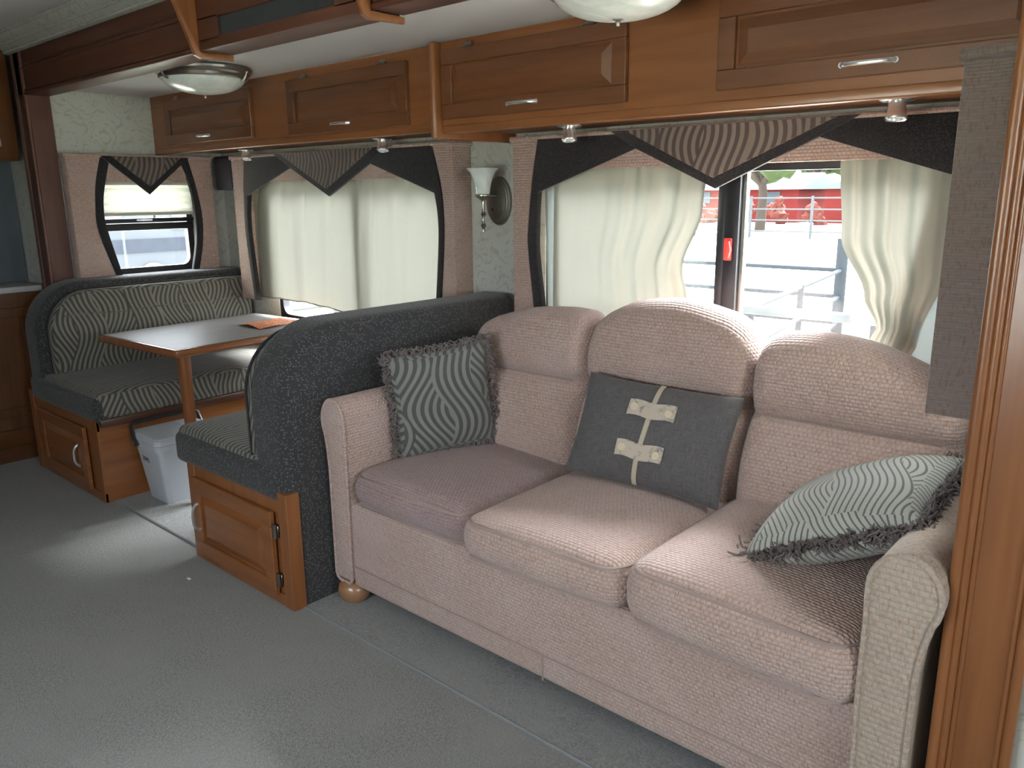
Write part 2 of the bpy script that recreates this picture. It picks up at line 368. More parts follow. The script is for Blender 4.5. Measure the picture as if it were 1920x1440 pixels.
# ================================================================== ROOM SHELL
ZC = 1.965                       # slide-out ceiling
XL, XR, YW, YM = -4.68, -0.272, 2.62, 1.60
bm = BX(-6.0, 2.6, -1.0, 1.425, -.05, 0); box(bm, -6.0, XL, 1.425, 1.66, -.05, 0); box(bm, XR, 2.6, 1.425, 1.66, -.05, 0)
struct('floor', bm, 'carpet', 'worn grey green cut pile carpet along the aisle', 'floor')
struct('floor_slide', BX(XL, XR, 1.437, YW, -.05, .004), 'carpet_slide', 'grey carpet inside the slide out under sofa and dinette', 'floor')
struct('trim_1', tube(new(), [(x, 1.431, .001) for x in (XL, -3, -1.5, XR)], .005, 6), 'seam_grey', 'thin grey carpet edge strip along the slide out floor', 'trim')
def wall_with_holes(a0, a1, z0, z1, holes, d0, d1, mp):
    bm = new(); xs = sorted({a0, a1, *[h[0] for h in holes], *[h[1] for h in holes]})
    for s, e in zip(xs, xs[1:]):
        zz = [(z0, z1)]
        for h in holes:
            if h[0] <= s+1e-6 and h[1] >= e-1e-6: zz = [(z0, h[2]), (h[3], z1)]
        for a, b in zz:
            if b-a > 1e-4: prism(bm, [(s, a), (e, a), (e, b), (s, b)], d0, d1, mp)
    bmesh.ops.remove_doubles(bm, verts=bm.verts, dist=1e-5)
    return bm
HB = [(-4.16, -2.64, .705, 1.52), (-2.13, -.53, .86, 1.52)]           # holes in the long wall
struct('wall_back', wall_with_holes(XL-.06, XR+.06, 0, ZC, HB, YW, YW+.05, XZ), 'wallpaper', 'pale wallpapered long wall of the slide out with two windows', smooth=False)
HE = [(1.83, 2.40, .99, 1.55)]
struct('wall_left', wall_with_holes(1.66, YW, 0, ZC, HE, XL-.05, XL, YZ), 'wallpaper', 'pale scroll wallpaper end wall beside the dinette', smooth=False)
struct('wall_right', wall_with_holes(1.66, YW, 0, ZC, [(1.81, 2.09, .99, 1.55)], XR, XR+.05, YZ), 'wallpaper', 'end wall of the slide out beside the sofa', smooth=False)
struct('ceiling_slide', BX(XL-.05, XR+.05, 1.60, YW+.05, ZC, ZC+.04), 'ceiling_vinyl', 'white padded vinyl ceiling over sofa and dinette', 'ceiling')
struct('ceiling', BX(-6.0, 2.6, -1.0, 1.66, 2.21, 2.25), 'ceiling_vinyl', 'main aisle ceiling in padded white vinyl', 'ceiling')
bm = new(); box(bm, -6.0, -4.70, YM, 1.66, 0, 2.21); box(bm, -.28, 2.6, YM, 1.66, 0, 2.21); box(bm, -4.70, -.28, YM, 1.66, 2.0, 2.21)
struct('wall_main', bm, 'wallpaper', 'wallpapered side wall around the slide out opening', smooth=False)
struct('wall_far', BX(-6.05, -6.0, -1.0, 1.66, 0, 2.21), 'wallpaper', 'far wall of the galley', smooth=False)
HN = [(-1.8, -.4, .91, 1.57)]
struct('wall_near', wall_with_holes(-6.0, 2.6, 0, 2.21, HN, -1.05, -1.0, XZ), 'wallpaper', 'side wall opposite the sofa with one added window', smooth=False)
struct('wall_front', wall_with_holes(-1.0, 1.66, 0, 2.21, [(-.40, .90, 1.05, 1.85)], 2.6, 2.65, YZ), 'wallpaper', 'front cab wall with the windscreen opening', smooth=False)
# crown moulding above the fascia beam
bm = new(); prism(bm, [(1.60, 2.135), (1.56, 2.14), (1.535, 2.165), (1.50, 2.175), (1.475, 2.205), (1.475, 2.21), (1.60, 2.21)][::-1], -4.86, 2.6, YZ)
for y, z, r in ((1.556, 2.142, .006), (1.528, 2.170, .007), (1.478, 2.203, .008)): tube(bm, [(-4.86, y, z), (2.6, y, z)], r, 8)
struct('trim_2', bm, 'wallpaper_border', 'patterned crown moulding above the wooden fascia beam', 'trim')

# ------------------------------------------------------------------ fascia (posts and beam round the slide-out)
FY = 1.575
def bead(bm, a, axis, lo, hi, y, r):                 # half-round bead
    if axis == 'z': tube(bm, [(a, y, lo), (a, y, hi)], r, 10)
    else: tube(bm, [(lo, y, a), (hi, y, a)], r, 10)
def post(name, xi, s, mat, label):                   # xi = inner edge, s = direction away from the opening
    t = sstruct(name, (xi+s*.06, 1.62, 0), label, 'trim')
    bm = new(); box(bm, min(xi+s*.004, xi+s*.135), max(xi+s*.004, xi+s*.135), FY, YM-.001, 0, 2.13, .003); box(bm, min(xi, xi+s*.018), max(xi, xi+s*.018), FY+.005, 1.685, 0, 1.962)
    obj('board', bm, mat, t)
    bm = new()
    for k, r in ((.008, .011), (.024, .008), (.036, .005)): bead(bm, xi+s*k, 'z', 0, 2.13, FY, r)
    obj('inner_moulding', bm, mat, t)
    bm = new(); bead(bm, xi+s*.127, 'z', 0, 2.13, FY, .010); bead(bm, xi+s*.113, 'z', 0, 2.13, FY, .006)
    obj('outer_moulding', bm, mat, t)
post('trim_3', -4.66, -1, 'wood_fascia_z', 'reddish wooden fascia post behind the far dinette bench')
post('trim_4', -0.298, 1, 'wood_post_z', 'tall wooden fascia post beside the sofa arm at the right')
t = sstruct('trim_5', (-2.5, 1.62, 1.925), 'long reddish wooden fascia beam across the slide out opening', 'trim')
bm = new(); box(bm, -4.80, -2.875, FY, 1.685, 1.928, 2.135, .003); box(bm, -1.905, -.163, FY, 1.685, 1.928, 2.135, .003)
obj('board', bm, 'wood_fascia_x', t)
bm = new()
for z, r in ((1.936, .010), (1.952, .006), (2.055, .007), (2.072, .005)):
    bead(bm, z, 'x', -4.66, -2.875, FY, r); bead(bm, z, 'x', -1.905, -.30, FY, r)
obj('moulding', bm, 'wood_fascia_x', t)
bm = new(); y0 = 1.555
box(bm, -2.86, -1.92, y0, 1.685, 1.925, 1.962, .003); box(bm, -2.86, -1.92, y0, 1.685, 2.022, 2.135, .003); box(bm, -2.86, -2.72, y0, 1.685, 1.955, 2.03); box(bm, -2.06, -1.92, y0, 1.685, 1.955, 2.03)
obj('light_box', bm, 'wood_fascia_x', t)
obj('smoked_panel', BX(-2.73, -2.05, y0+.008, y0+.02, 1.955, 2.03), 'smoked_panel', t)
for x in (-2.868, -1.913):
    bm = new(); prism(bm, [(1.69, 1.925), (1.69, 1.906), (1.56, 1.902), (1.538, 1.912), (1.455, 2.135), (1.56, 2.135), (1.565, 1.925)][::-1], x-.010, x+.010, YZ, .004, 2)
    obj('divider', bm, 'wood_frame_z', t)

# ------------------------------------------------------------------ windows
def window(name, plane, a0, a1, z0, z1, d, out, label, mull=None, rail=None, r=.06, fw=.035):
    """plane XZ or YZ; d = wall inner face coordinate, out = +-1 outward along depth"""
    mid = (a0+a1)/2
    t = sstruct(name, plane(mid, z0, d), label, 'window')
    bm = new(); O = rrect(a0-.012, a1+.012, z0-.012, z1+.012, r+.01, 6); I = rrect(a0+fw, a1-fw, z0+fw, z1-fw, r, 6); n = len(O)
    lay = [(O, d+out*.004), (O, d+out*.046), (I, d+out*.046), (I, d+out*.004)]
    R = [[bm.verts.new(plane(p[0], p[1], dd)) for p in P] for P, dd in lay]
    for A, B in zip(R, R[1:]+R[:1]):
        for i in range(n): bm.faces.new((A[i], A[(i+1) % n], B[(i+1) % n], B[i]))
    obj('frame', bm, 'black_metal', t)
    cuts = [a0+fw*.6, a1-fw*.6]
    def pane(b0, b1, c0, c1, dd):
        bm = new(); prism(bm, [(b0, c0), (b1, c0), (b1, c1), (b0, c1)], d+out*dd, d+out*(dd+.004), plane); obj('pane', bm, 'pane_glass', t)
    if mull is not None:
        m0, m1 = mull
        bm = new(); prism(bm, [(m0, z0), (m0+.030, z0), (m0+.030, z1), (m0, z1)], d-out*.006, d+out*.035, plane, .003, 2); obj('mullion', bm, 'black_metal', t)
        bm = new(); prism(bm, [(m0+.034, z0), (m1, z0), (m1, z1), (m0+.034, z1)], d-out*.016, d+out*.035, plane, .003, 2); obj('mullion', bm, 'black_metal', t)
        bm = new(); prism(bm, [(m1+.001, z0), (m1+.013, z0), (m1+.013, z1), (m1+.001, z1)], d+out*.006, d+out*.030, plane); obj('edge_strip', bm, 'nickel', t)
        pane(cuts[0], m0+.01, z0+.02, z1-.02, .030); pane(m1-.01, cuts[1], z0+.02, z1-.02, .020)
    elif rail is not None:
        r0, r1, r2 = rail
        bm = new(); prism(bm, [(a0, r0), (a1, r0), (a1, r1-.004), (a0, r1-.004)], d-out*.004, d+out*.03, plane, .003, 2); obj('rail', bm, 'black_metal', t)
        bm = new(); prism(bm, [(a0, r1), (a1, r1), (a1, r2), (a0, r2)], d-out*.014, d+out*.03, plane, .003, 2); obj('rail', bm, 'black_metal', t)
        bm = new(); prism(bm, [(mid-.06, r1+.008), (mid+.03, r1+.008), (mid+.03, r1+.016), (mid-.06, r1+.016)], d-out*.026, d-out*.012, plane, .002, 2); obj('latch', bm, 'chrome', t)
        pane(cuts[0], cuts[1], z0+.02, r0+.01, .022); pane(cuts[0], cuts[1], r2-.01, z1-.02, .030)
    else: pane(cuts[0], cuts[1], z0+.02, z1-.02, .022)
    return t
window('window_1', YZ, 1.83, 2.40, .99, 1.55, XL, -1, 'small end window with black frame beside the far dinette bench', rail=(1.235, 1.278, 1.302), r=.05)
window('window_2', XZ, -4.16, -2.64, .705, 1.52, YW, 1, 'wide dinette window behind closed cream curtains', mull=(-3.36, -3.29))
w3 = window('window_3', XZ, -2.13, -.53, .86, 1.52, YW, 1, 'wide sliding window behind the sofa with black centre bars', mull=(-1.352, -1.266))
bm = new(); prism(bm, rrect(-1.312, -1.284, 1.185, 1.262, .004, 2), YW-.017, YW-.026, XZ, .002, 2); prism(bm, [(-1.296, 1.195), (-1.286, 1.192), (-1.279, 1.222), (-1.286, 1.252), (-1.296, 1.25)], YW-.025, YW-.042, XZ, .002, 2)
obj('latch', bm, 'red_latch', w3)['label'] = 'bright red plastic window latch'
window('window_4', YZ, 1.81, 2.09, .99, 1.55, XR, 1, 'small end window hidden behind the padded surround at the right', rail=(1.235, 1.278, 1.302), r=.05)
window('fill_window_5', XZ, -1.8, -.4, .91, 1.57, -1.0, -1, 'unseen side window added behind the camera for fill light')  # unseen window, added to let fill daylight into the room
window('fill_window_6', YZ, -.40, .90, 1.05, 1.85, 2.6, 1, 'unseen cab windscreen sized for fill light')  # unseen windscreen, its opening sized for the fill it lets in

# ================================================================== OVERHEAD CABINETS
def hinge(x, y, z, parent):
    bm = new(); tube(bm, [(x-.022, y-.006, z), (x+.022, y-.006, z)], .0055, 8); box(bm, x-.018, x+.018, y-.004, y, z-.002, z+.014, .001, 1); obj('hinge', bm, 'nickel', parent)
def pull(pts_fn, parent, L=.11, h=.024, name='handle', r=.0048):
    bm = new(); P = []
    for i in range(13):
        t = i/12*2-1; P.append(pts_fn(t*L/2, h*(1-t**4*.92)))
    tube(bm, P, [r*(1.25 if abs(i-6) > 4 else 1) for i in range(13)], 8, flat=1.3)
    for e in (-1, 1): tube(bm, [pts_fn(e*L/2, 0), pts_fn(e*L/2, .006)], .008, 8)
    return obj(name, bm, 'chrome', parent)
def door_y(x0, x1, z0, z1, y, parent, mat, st=.052, hs=None):
    """raised-panel door facing -Y, front at y"""
    bm = new(); b = .004; M2 = mat+'_x'
    for (a0, a1, c0, c1) in ((x0, x1, z0, z0+st), (x0, x1, z1-st, z1), (x0, x0+st, z0+st, z1-st), (x1-st, x1, z0+st, z1-st)): box(bm, a0, a1, y, y+.019, c0, c1)
    box(bm, x0+.004, x1-.004, y+.012, y+.0195, z0+.004, z1-.004)
    O = [(x0, z0), (x1, z0), (x1, z1), (x0, z1)]; g = .012
    d = obj('door', bm, M2, parent, smooth=False)
    m = d.modifiers.new('edge', 'BEVEL'); m.width = .003; m.segments = 2; m.limit_method = 'ANGLE'
    # sloped raised panel
    bm = new(); a0, a1, c0, c1 = x0+st+.006, x1-st-.006, z0+st+.006, z1-st-.006; s = .028
    lv = [((a0, a1, c0, c1), y+.0135), ((a0, a1, c0, c1), y+.0125), ((a0+s, a1-s, c0+s, c1-s), y+.002), ((a0+s+.004, a1-s-.004, c0+s+.004, c1-s-.004), y+.0005)]
    R = [[bm.verts.new((p, yy, q)) for p, q in ((L[0], L[2]), (L[1], L[2]), (L[1], L[3]), (L[0], L[3]))] for L, yy in lv]
    for A, B in zip(R, R[1:]):
        for i in range(4): bm.faces.new((A[i], A[(i+1) % 4], B[(i+1) % 4], B[i]))
    bm.faces.new(R[-1])
    obj('raised_panel', bm, M2, d, smooth=False)
    return d
def overhead(x0, x1, yf, z0, doors, label, handles):
    t = thing('overhead_cabinet', label, 'cabinet', ((x0+x1)/2, YW, z0))
    bm = new(); box(bm, x0, x1, yf, YW-.002, z0+.02, ZC-.001, .002, 1); obj('body', bm, 'wood_frame_x', t)
    bm = new(); box(bm, x0, x1, yf-.004, yf+.03, z0, z0+.03, .005, 3); obj('bottom_rail', bm, 'wood_frame_x', t)
    for (a0, a1, c0, c1), hx in zip(doors, handles):
        d = door_y(a0, a1, c0, c1, yf-.02, t, 'wood_door')
        pull(lambda s, h, hx=hx, c0=c0: (hx+s, yf-.02-h, c0+.030), d, .13, .022)
        w = a1-a0
        for q in (.17, .83): hinge(a0+w*q, yf-.012, c1+.003, d)
    return t
overhead(-4.675, -2.312, 2.215, 1.652, [(-4.49, -3.615, 1.697, 1.928), (-3.305, -2.485, 1.687, 1.924)], 'wooden overhead cabinet with two raised panel doors above the dinette', (-4.07, -2.91))
oc = overhead(-2.284, -.275, 2.195, 1.640, [(-2.265, -1.455, 1.690, 1.930), (-1.15, -.335, 1.697, 1.938)], 'deeper wooden overhead cabinet with two doors above the sofa', (-1.87, -.735))
bm = new(); prism(bm, rrect(-2.311, -2.285, 2.155, YW-.002, [.012, .012, 0, 0]), 1.622, ZC-.001, XY, .006, 3); obj('end_panel', bm, 'wood_frame_z', oc)

# ------------------------------------------------------------------ kitchen corner at the far left
kx = -4.83
t = thing('galley_cabinet', 'dark brown wooden galley cabinet behind the far dinette bench', 'cabinet', (-4.95, .5, 0))
obj('body', BX(-5.3, kx, -.6, 1.56, .10, .93), 'wood_kitchen_z', t); obj('plinth', BX(-5.3, kx-.03, -.6, 1.56, .0, .10), 'wood_kitchen_y', t)
obj('base_moulding', BX(kx, kx+.016, -.6, 1.545, .09, .19, .006), 'wood_kitchen_y', t)
bm = new()
for y0, y1 in ((.98, 1.50), (.42, .94)):
    for a in ((y0, y1, .26, .31), (y0, y1, .80, .85), (y0, y0+.05, .31, .80), (y1-.05, y1, .31, .80)): box(bm, kx, kx+.012, a[0], a[1], a[2], a[3], .002, 1)
obj('panel_frame', bm, 'wood_kitchen_z', t, smooth=False)
ct = tag(obj('countertop', BX(-5.3, kx+.035, -.6, 1.565, .93, .962, .006), 'counter'), 'grey galley countertop edge on the dark brown cabinet', 'countertop')
tag(obj('backsplash_panel', BX(-5.12, -5.10, .3, 1.595, .962, 1.61), 'backsplash'), 'dark blue grey backsplash panel above the galley countertop', 'backsplash')
t = thing('wall_cabinet', 'brown galley wall cabinet at the far left above the counter', 'cabinet', (-5.0, 1.0, 1.61))
obj('body', BX(-5.3, kx, -.6, 1.56, 1.612, 2.205, .003), 'wood_kitchen_z', t)
d = obj('door', BX(kx+.001, kx+.018, .95, 1.46, 1.66, 2.15, .004), 'wood_kitchen_z', t)
for z in (1.70, 2.10):
    bm = new(); tube(bm, [(kx+.014, 1.467, z-.02), (kx+.014, 1.467, z+.02)], .006, 8); box(bm, kx, kx+.004, 1.46, 1.482, z-.018, z+.018); obj('hinge', bm, 'nickel', d)

# ================================================================== LAMPS
def ceiling_light(x, y, label):
    t = thing('ceiling_light', label, 'ceiling light', (x, y, ZC-.12), 'round ceiling lights')
    bm = lathe(new(), [(.10, ZC), (.200, ZC-.001), (.207, ZC-.010), (.205, ZC-.018), (.196, ZC-.021), (.197, ZC-.027), (.192, ZC-.032), (.186, ZC-.034), (.186, ZC-.046), (.182, ZC-.050), (.173, ZC-.050)], loc=(x, y, 0), n=40)
    obj('trim_ring', bm, 'nickel', t)
    prof = [(.172*math.cos(a), ZC-.044-.066*math.sin(a)) for a in [i/10*PI/2 for i in range(11)]]
    obj('glass_bowl', lathe(new(), prof, loc=(x, y, 0), n=40), 'alabaster', t)
    for k in range(3):
        a = k*2*PI/3+.6; ca, sa = math.cos(a), math.sin(a)
        bm = tube(new(), [(x+ca*r, y+sa*r, z) for r, z in ((.200, ZC-.020), (.192, ZC-.040), (.182, ZC-.054), (.170, ZC-.058))], .006, 6); obj('clip', bm, 'nickel', t)
    bm = lathe(new(), [(0.0005, ZC-.127), (.006, ZC-.125), (.0075, ZC-.119), (.005, ZC-.113), (.014, ZC-.111), (.0145, ZC-.106), (.003, ZC-.104)], loc=(x, y, 0), n=16); obj('finial', bm, 'nickel', t)
ceiling_light(-3.46, 1.89, 'round alabaster ceiling light with nickel ring above the dinette')
ceiling_light(-1.27, 1.86, 'round alabaster ceiling light above the sofa, cut by the top edge')

def spot(x, y, z, tilt, label):
    t = thing('spotlight', label, 'spotlight', (x, y, z-.055), 'chrome eyeball spotlights under the cabinets')
    obj('mounting_plate', lathe(new(), [(.045, z), (.046, z-.004), (.040, z-.008), (.026, z-.009)], loc=(x, y, 0), n=28), 'chrome', t)
    ax = Vector((tilt, -.18, -1)).normalized(); L = Vector((x, y, z-.004))
    obj('barrel', lathe(new(), [(.022, 0), (.0235, .01), (.0215, .016), (.024, .034), (.0285, .048), (.027, .052), (.0235, .050), (.0225, .042)], ax, L, 24), 'chrome', t)
    obj('lens', lathe(new(), [(.001, .044), (.0225, .044), (.0225, .040)], ax, L, 20), 'lens_glass', t)
spot(-4.11, 2.455, 1.668, .2, 'chrome spotlight under the cabinet nearest the end wall')
spot(-2.95, 2.455, 1.668, .2, 'chrome spotlight under the right end of the dinette cabinet')
spot(-1.83, 2.385, 1.656, .15, 'chrome spotlight under the left end of the sofa cabinet')
spot(-.713, 2.36, 1.656, .05, 'chrome spotlight under the sofa cabinet nearest the wooden post')

t = thing('wall_sconce', 'nickel wall sconce with frosted bell shade between the two windows', 'wall lamp', (-2.38, YW, 1.25))
bm = lathe(new(), [(.0005, .030), (.050, .030), (.078, .024), (.080, .019), (.088, .017), (.090, .012), (.099, .010), (.104, .002), (.104, 0)], (0, -1, 0), (-2.385, YW-.001, 1.388), 40, sx=.70)
bmesh.ops.rotate(bm, verts=bm.verts, cent=(-2.385, YW, 1.388), matrix=Matrix.Rotation(0, 3, 'Y'))
obj('back_plate', bm, 'nickel', t)
sx_, sy_ = -2.37, 2.50
obj('arm', tube(new(), [(-2.385, YW-.02, 1.41), (-2.383, YW-.05, 1.412), (-2.376, 2.54, 1.412), (sx_, sy_, 1.408)], [.012, .008, .008, .008], 10), 'nickel', t)
obj('shade', lathe(new(), [(.0285, 1.418), (.030, 1.43), (.035, 1.46), (.043, 1.485), (.055, 1.508), (.069, 1.522), (.066, 1.522), (.052, 1.506), (.038, 1.48), (.027, 1.43), (.001, 1.425)], loc=(sx_, sy_, 0), n=32), 'alabaster', t)
obj('cup', lathe(new(), [(.001, 1.39), (.010, 1.392), (.022, 1.402), (.034, 1.410), (.034, 1.414), (.026, 1.420), (.001, 1.42)], loc=(sx_, sy_, 0), n=24), 'nickel', t)
obj('drop_finial', lathe(new(), [(.006, 1.395), (.009, 1.385), (.006, 1.37), (.006, 1.345), (.011, 1.335), (.006, 1.325), (.0055, 1.30), (.0115, 1.288), (.006, 1.276), (.007, 1.262), (.001, 1.260)], loc=(sx_, sy_, 0), n=16), 'nickel', t)
bm = lathe(new(), [(.006, 0), (.006, .005), (.001, .007)], (0, -1, 0), (-2.40, YW-.028, 1.352), 12); obj('screw', bm, 'black_plastic', t)

t = thing('speaker', 'small dark grey box speaker in the corner above the far bench', 'speaker', (-4.50, 2.58, 1.455))
obj('cabinet', BX(-4.60, -4.405, 2.53, YW-.002, 1.455, 1.648, .006), 'speaker_grey', t); obj('grille', BX(-4.592, -4.413, 2.524, 2.531, 1.463, 1.640, .003), 'speaker_grey', t)

# ================================================================== PADDED WINDOW SURROUNDS
def curve(pts, n=14):                                   # smooth curve through (a, z) points, param by z (quadratic-ish Catmull)
    out = []
    P = [pts[0]]+list(pts)+[pts[-1]]
    for i in range(1, len(P)-2):
        for k in range(n//(len(pts)-1)+1):
            t = k/(n//(len(pts)-1)+1)
            p0, p1, p2, p3 = (Vector(P[i+d]) for d in (-1, 0, 1, 2))
            q = .5*((2*p1)+(p2-p0)*t+(2*p0-5*p1+4*p2-p3)*t*t+(3*p1-p0-3*p2+p3)*t**3); out.append((q.x, q.y))
    out.append(tuple(pts[-1])); return out
def ccw(p):
    A = sum(p[i][0]*p[(i+1) % len(p)][1]-p[(i+1) % len(p)][0]*p[i][1] for i in range(len(p))); return p if A > 0 else p[::-1]
def surround(name, mp, d, wall, out, aL, aR, zt, zb, trimL, trimR, head, corners, chev, swirlp, label, side_mat='pelmet_fabric'):
    """mp maps (a, z, depth). d = front face depth; wall depth; out = sign from wall to room"""
    t = thing(name, label, 'window surround', mp((aL+aR)/2, zb, (d+wall)/2))
    inL = curve([p[1] for p in trimL]); inR = curve([p[1] for p in trimR]); ouL = curve([p[0] for p in trimL]); ouR = curve([p[0] for p in trimR])
    back = d-out*.020
    # stiles
    bm = new(); prism(bm, ccw([(aL, zt)]+ouL+[(aL, zb)]), d, back, mp, .007, 3); obj('side_panel', bm, 'pelmet_fabric', t)
    bm = new(); prism(bm, ccw([(aL-.003, zt-.001), (aL+.018, zt-.001), (aL+.018, zb), (aL-.003, zb)]), d+out*.001, wall, mp, .003, 2); obj('side_return', bm, side_mat, t)
    bm = new(); prism(bm, ccw([(aR, zt)]+ouR+[(aR, zb)]), d, back, mp, .007, 3); obj('side_panel', bm, 'pelmet_fabric', t)
    bm = new(); prism(bm, ccw([(aR+.003, zt-.001), (aR-.018, zt-.001), (aR-.018, zb), (aR+.003, zb)]), d+out*.001, wall, mp, .003, 2); obj('side_return', bm, side_mat, t)
    # header board with rolled top edge
    bm = new(); prism(bm, ccw([(ouL[0][0], zt), (ouR[0][0], zt), (ouR[0][0]-.02, head), (ouL[0][0]+.02, head)]), d-out*.002, back, mp, .004, 2); prism(bm, ccw([(aL, zt-.016), (aR, zt-.016), (aR, zt), (aL, zt)]), d-out*.01, wall, mp); obj('header', bm, 'pelmet_fabric', t)
    n = 24; bm = tube(new(), [mp(aL+(aR-aL)*i/n, zt-.006, d+out*.002) for i in range(n+1)], .009, 8); obj('top_roll', bm, side_mat, t)
    for a in (aL-.003, aR+.003):
        obj('end_roll', tube(new(), [mp(a, zt-.008, d+out*.008), mp(a, zt-.008, (d+wall)/2), mp(a, zt-.008, wall)], .012, 8), side_mat, t)
    # dark trim bands
    for o_, i_ in ((ouL, inL), (ouR, inR)):
        bm = new(); m = min(len(o_), len(i_)); prism(bm, ccw(o_+i_[::-1]), d+out*.004, back-out*.004, mp, .003, 2); obj('dark_band', bm, 'dark_trim', t)
    for c in corners:
        bm = new(); prism(bm, ccw(c), d+out*.007, d-out*.006, mp, .003, 2); obj('corner_drape', bm, 'dark_trim', t)
    bm = new(); prism(bm, ccw(chev), d+out*.014, d-out*.004, mp, .004, 2); obj('chevron_border', bm, 'dark_trim', t)
    bm = new(); prism(bm, ccw(swirlp), d+out*.019, d+out*.008, mp, .003, 2); obj('chevron_valance', bm, 'swirl_valance', t)
    return t
D = 2.51
surround('window_surround', XZ, D, YW, -1, -2.207, -.425, 1.636, .90,
    [((-2.074, 1.636), (-2.055, 1.56)), ((-2.107, 1.467), (-2.077, 1.42)), ((-2.129, 1.29), (-2.085, 1.29)), ((-2.13, 1.192), (-2.083, 1.165)), ((-2.093, .90), (-2.045, .90))],
    [((-.556, 1.636), (-.575, 1.56)), ((-.523, 1.467), (-.553, 1.42)), ((-.501, 1.29), (-.545, 1.29)), ((-.50, 1.192), (-.547, 1.165)), ((-.537, .90), (-.585, .90))],
    1.506, [[(-2.074, 1.635), (-1.69, 1.635), (-1.625, 1.571), (-2.078, 1.421), (-2.11, 1.44), (-2.095, 1.53)], [(-.556, 1.635), (-.90, 1.635), (-.972, 1.577), (-.553, 1.444), (-.523, 1.46), (-.54, 1.53)]],
    [(-1.73, 1.634), (-.85, 1.634), (-.972, 1.577), (-1.306, 1.428), (-1.625, 1.571)], [(-1.665, 1.633), (-.915, 1.633), (-1.314, 1.463)],
    'padded pink beige window surround with striped chevron valance behind the sofa')
surround('window_surround', XZ, D, YW, -1, -4.372, -2.556, 1.640, .825,
    [((-4.225, 1.640), (-4.20, 1.56)), ((-4.258, 1.467), (-4.222, 1.42)), ((-4.277, 1.304), (-4.242, 1.304)), ((-4.275, 1.15), (-4.240, 1.15)), ((-4.238, .825), (-4.205, .825))],
    [((-2.690, 1.640), (-2.71, 1.56)), ((-2.642, 1.48), (-2.675, 1.42)), ((-2.624, 1.357), (-2.658, 1.322)), ((-2.627, 1.187), (-2.660, 1.186)), ((-2.668, .825), (-2.700, .825))],
    1.493, [[(-4.225, 1.639), (-3.88, 1.639), (-3.774, 1.564), (-4.222, 1.421), (-4.262, 1.44), (-4.245, 1.53)], [(-2.690, 1.639), (-3.04, 1.639), (-3.112, 1.564), (-2.672, 1.424), (-2.636, 1.45), (-2.66, 1.55)]],
    [(-3.92, 1.638), (-2.99, 1.638), (-3.112, 1.564), (-3.443, 1.414), (-3.774, 1.564)], [(-3.858, 1.637), (-3.07, 1.637), (-3.455, 1.449)],
    'padded pink beige window surround with striped chevron valance behind the dinette')
def end_surround(xf, xw, out, label, k, zt, side='pelmet_fabric'):
    Y = lambda y: 1.70+(y-1.70)*k
    m = lambda L: [((Y(a[0]), a[1]), (Y(b[0]), b[1])) for a, b in L]; q = lambda L: [(Y(a), b) for a, b in L]
    surround('window_surround', YZ, xf, xw, out, 1.70, Y(2.50), zt, .985,
        m([((1.878, 1.640), (1.915, 1.60)), ((1.838, 1.50), (1.878, 1.47)), ((1.821, 1.379), (1.862, 1.378)), ((1.820, 1.238), (1.864, 1.26)), ((1.888, .985), (1.922, .985))]),
        m([((2.362, 1.640), (2.322, 1.60)), ((2.402, 1.46), (2.368, 1.46)), ((2.421, 1.291), (2.378, 1.315)), ((2.405, 1.135), (2.370, 1.16)), ((2.368, .985), (2.330, .985))]),
        1.50, [], q([(1.872, 1.638), (1.940, 1.638), (2.122, 1.486), (2.306, 1.638), (2.368, 1.638), (2.118, 1.434)]), q([(1.925, 1.637), (2.318, 1.637), (2.122, 1.476)]), label, side)
end_surround(-4.60, XL, 1, 'padded end window surround with dark M shaped band and chevron by the far bench', 1, 1.645)
end_surround(-.404, XR, -1, 'padded surround seen edge on beside the tall wooden post', .58, 1.664, 'pelmet_fabric_side')

# ------------------------------------------------------------------ blind in the end window
t = thing('pleated_blind', 'cream pleated blind half lowered in the small end window', 'blind', (XL+.03, 2.11, 1.32))
bm = new(); zs = [1.49-.0225*i for i in range(8)]
g = [[bm.verts.new((XL+.035+(.012 if i % 2 else -.006), y, z)) for y in (1.845, 2.11, 2.385)] for i, z in enumerate(zs)]
for A, B in zip(g, g[1:]):
    for i in range(2): bm.faces.new((A[i], A[i+1], B[i+1], B[i]))
obj('pleated_cloth', bm, 'blind_cloth', t, smooth=False)
obj('head_rail', BX(XL+.01, XL+.06, 1.84, 2.39, 1.485, 1.53, .004), 'beige_plastic', t); obj('bottom_rail', BX(XL+.018, XL+.050, 1.842, 2.388, 1.318, 1.335, .004), 'beige_plastic', t)
obj('pull_knob', lathe(new(), [(.001, 1.300), (.006, 1.303), (.008, 1.310), (.004, 1.317)], loc=(XL+.04, 2.15, 0), n=12), 'beige_plastic', t)

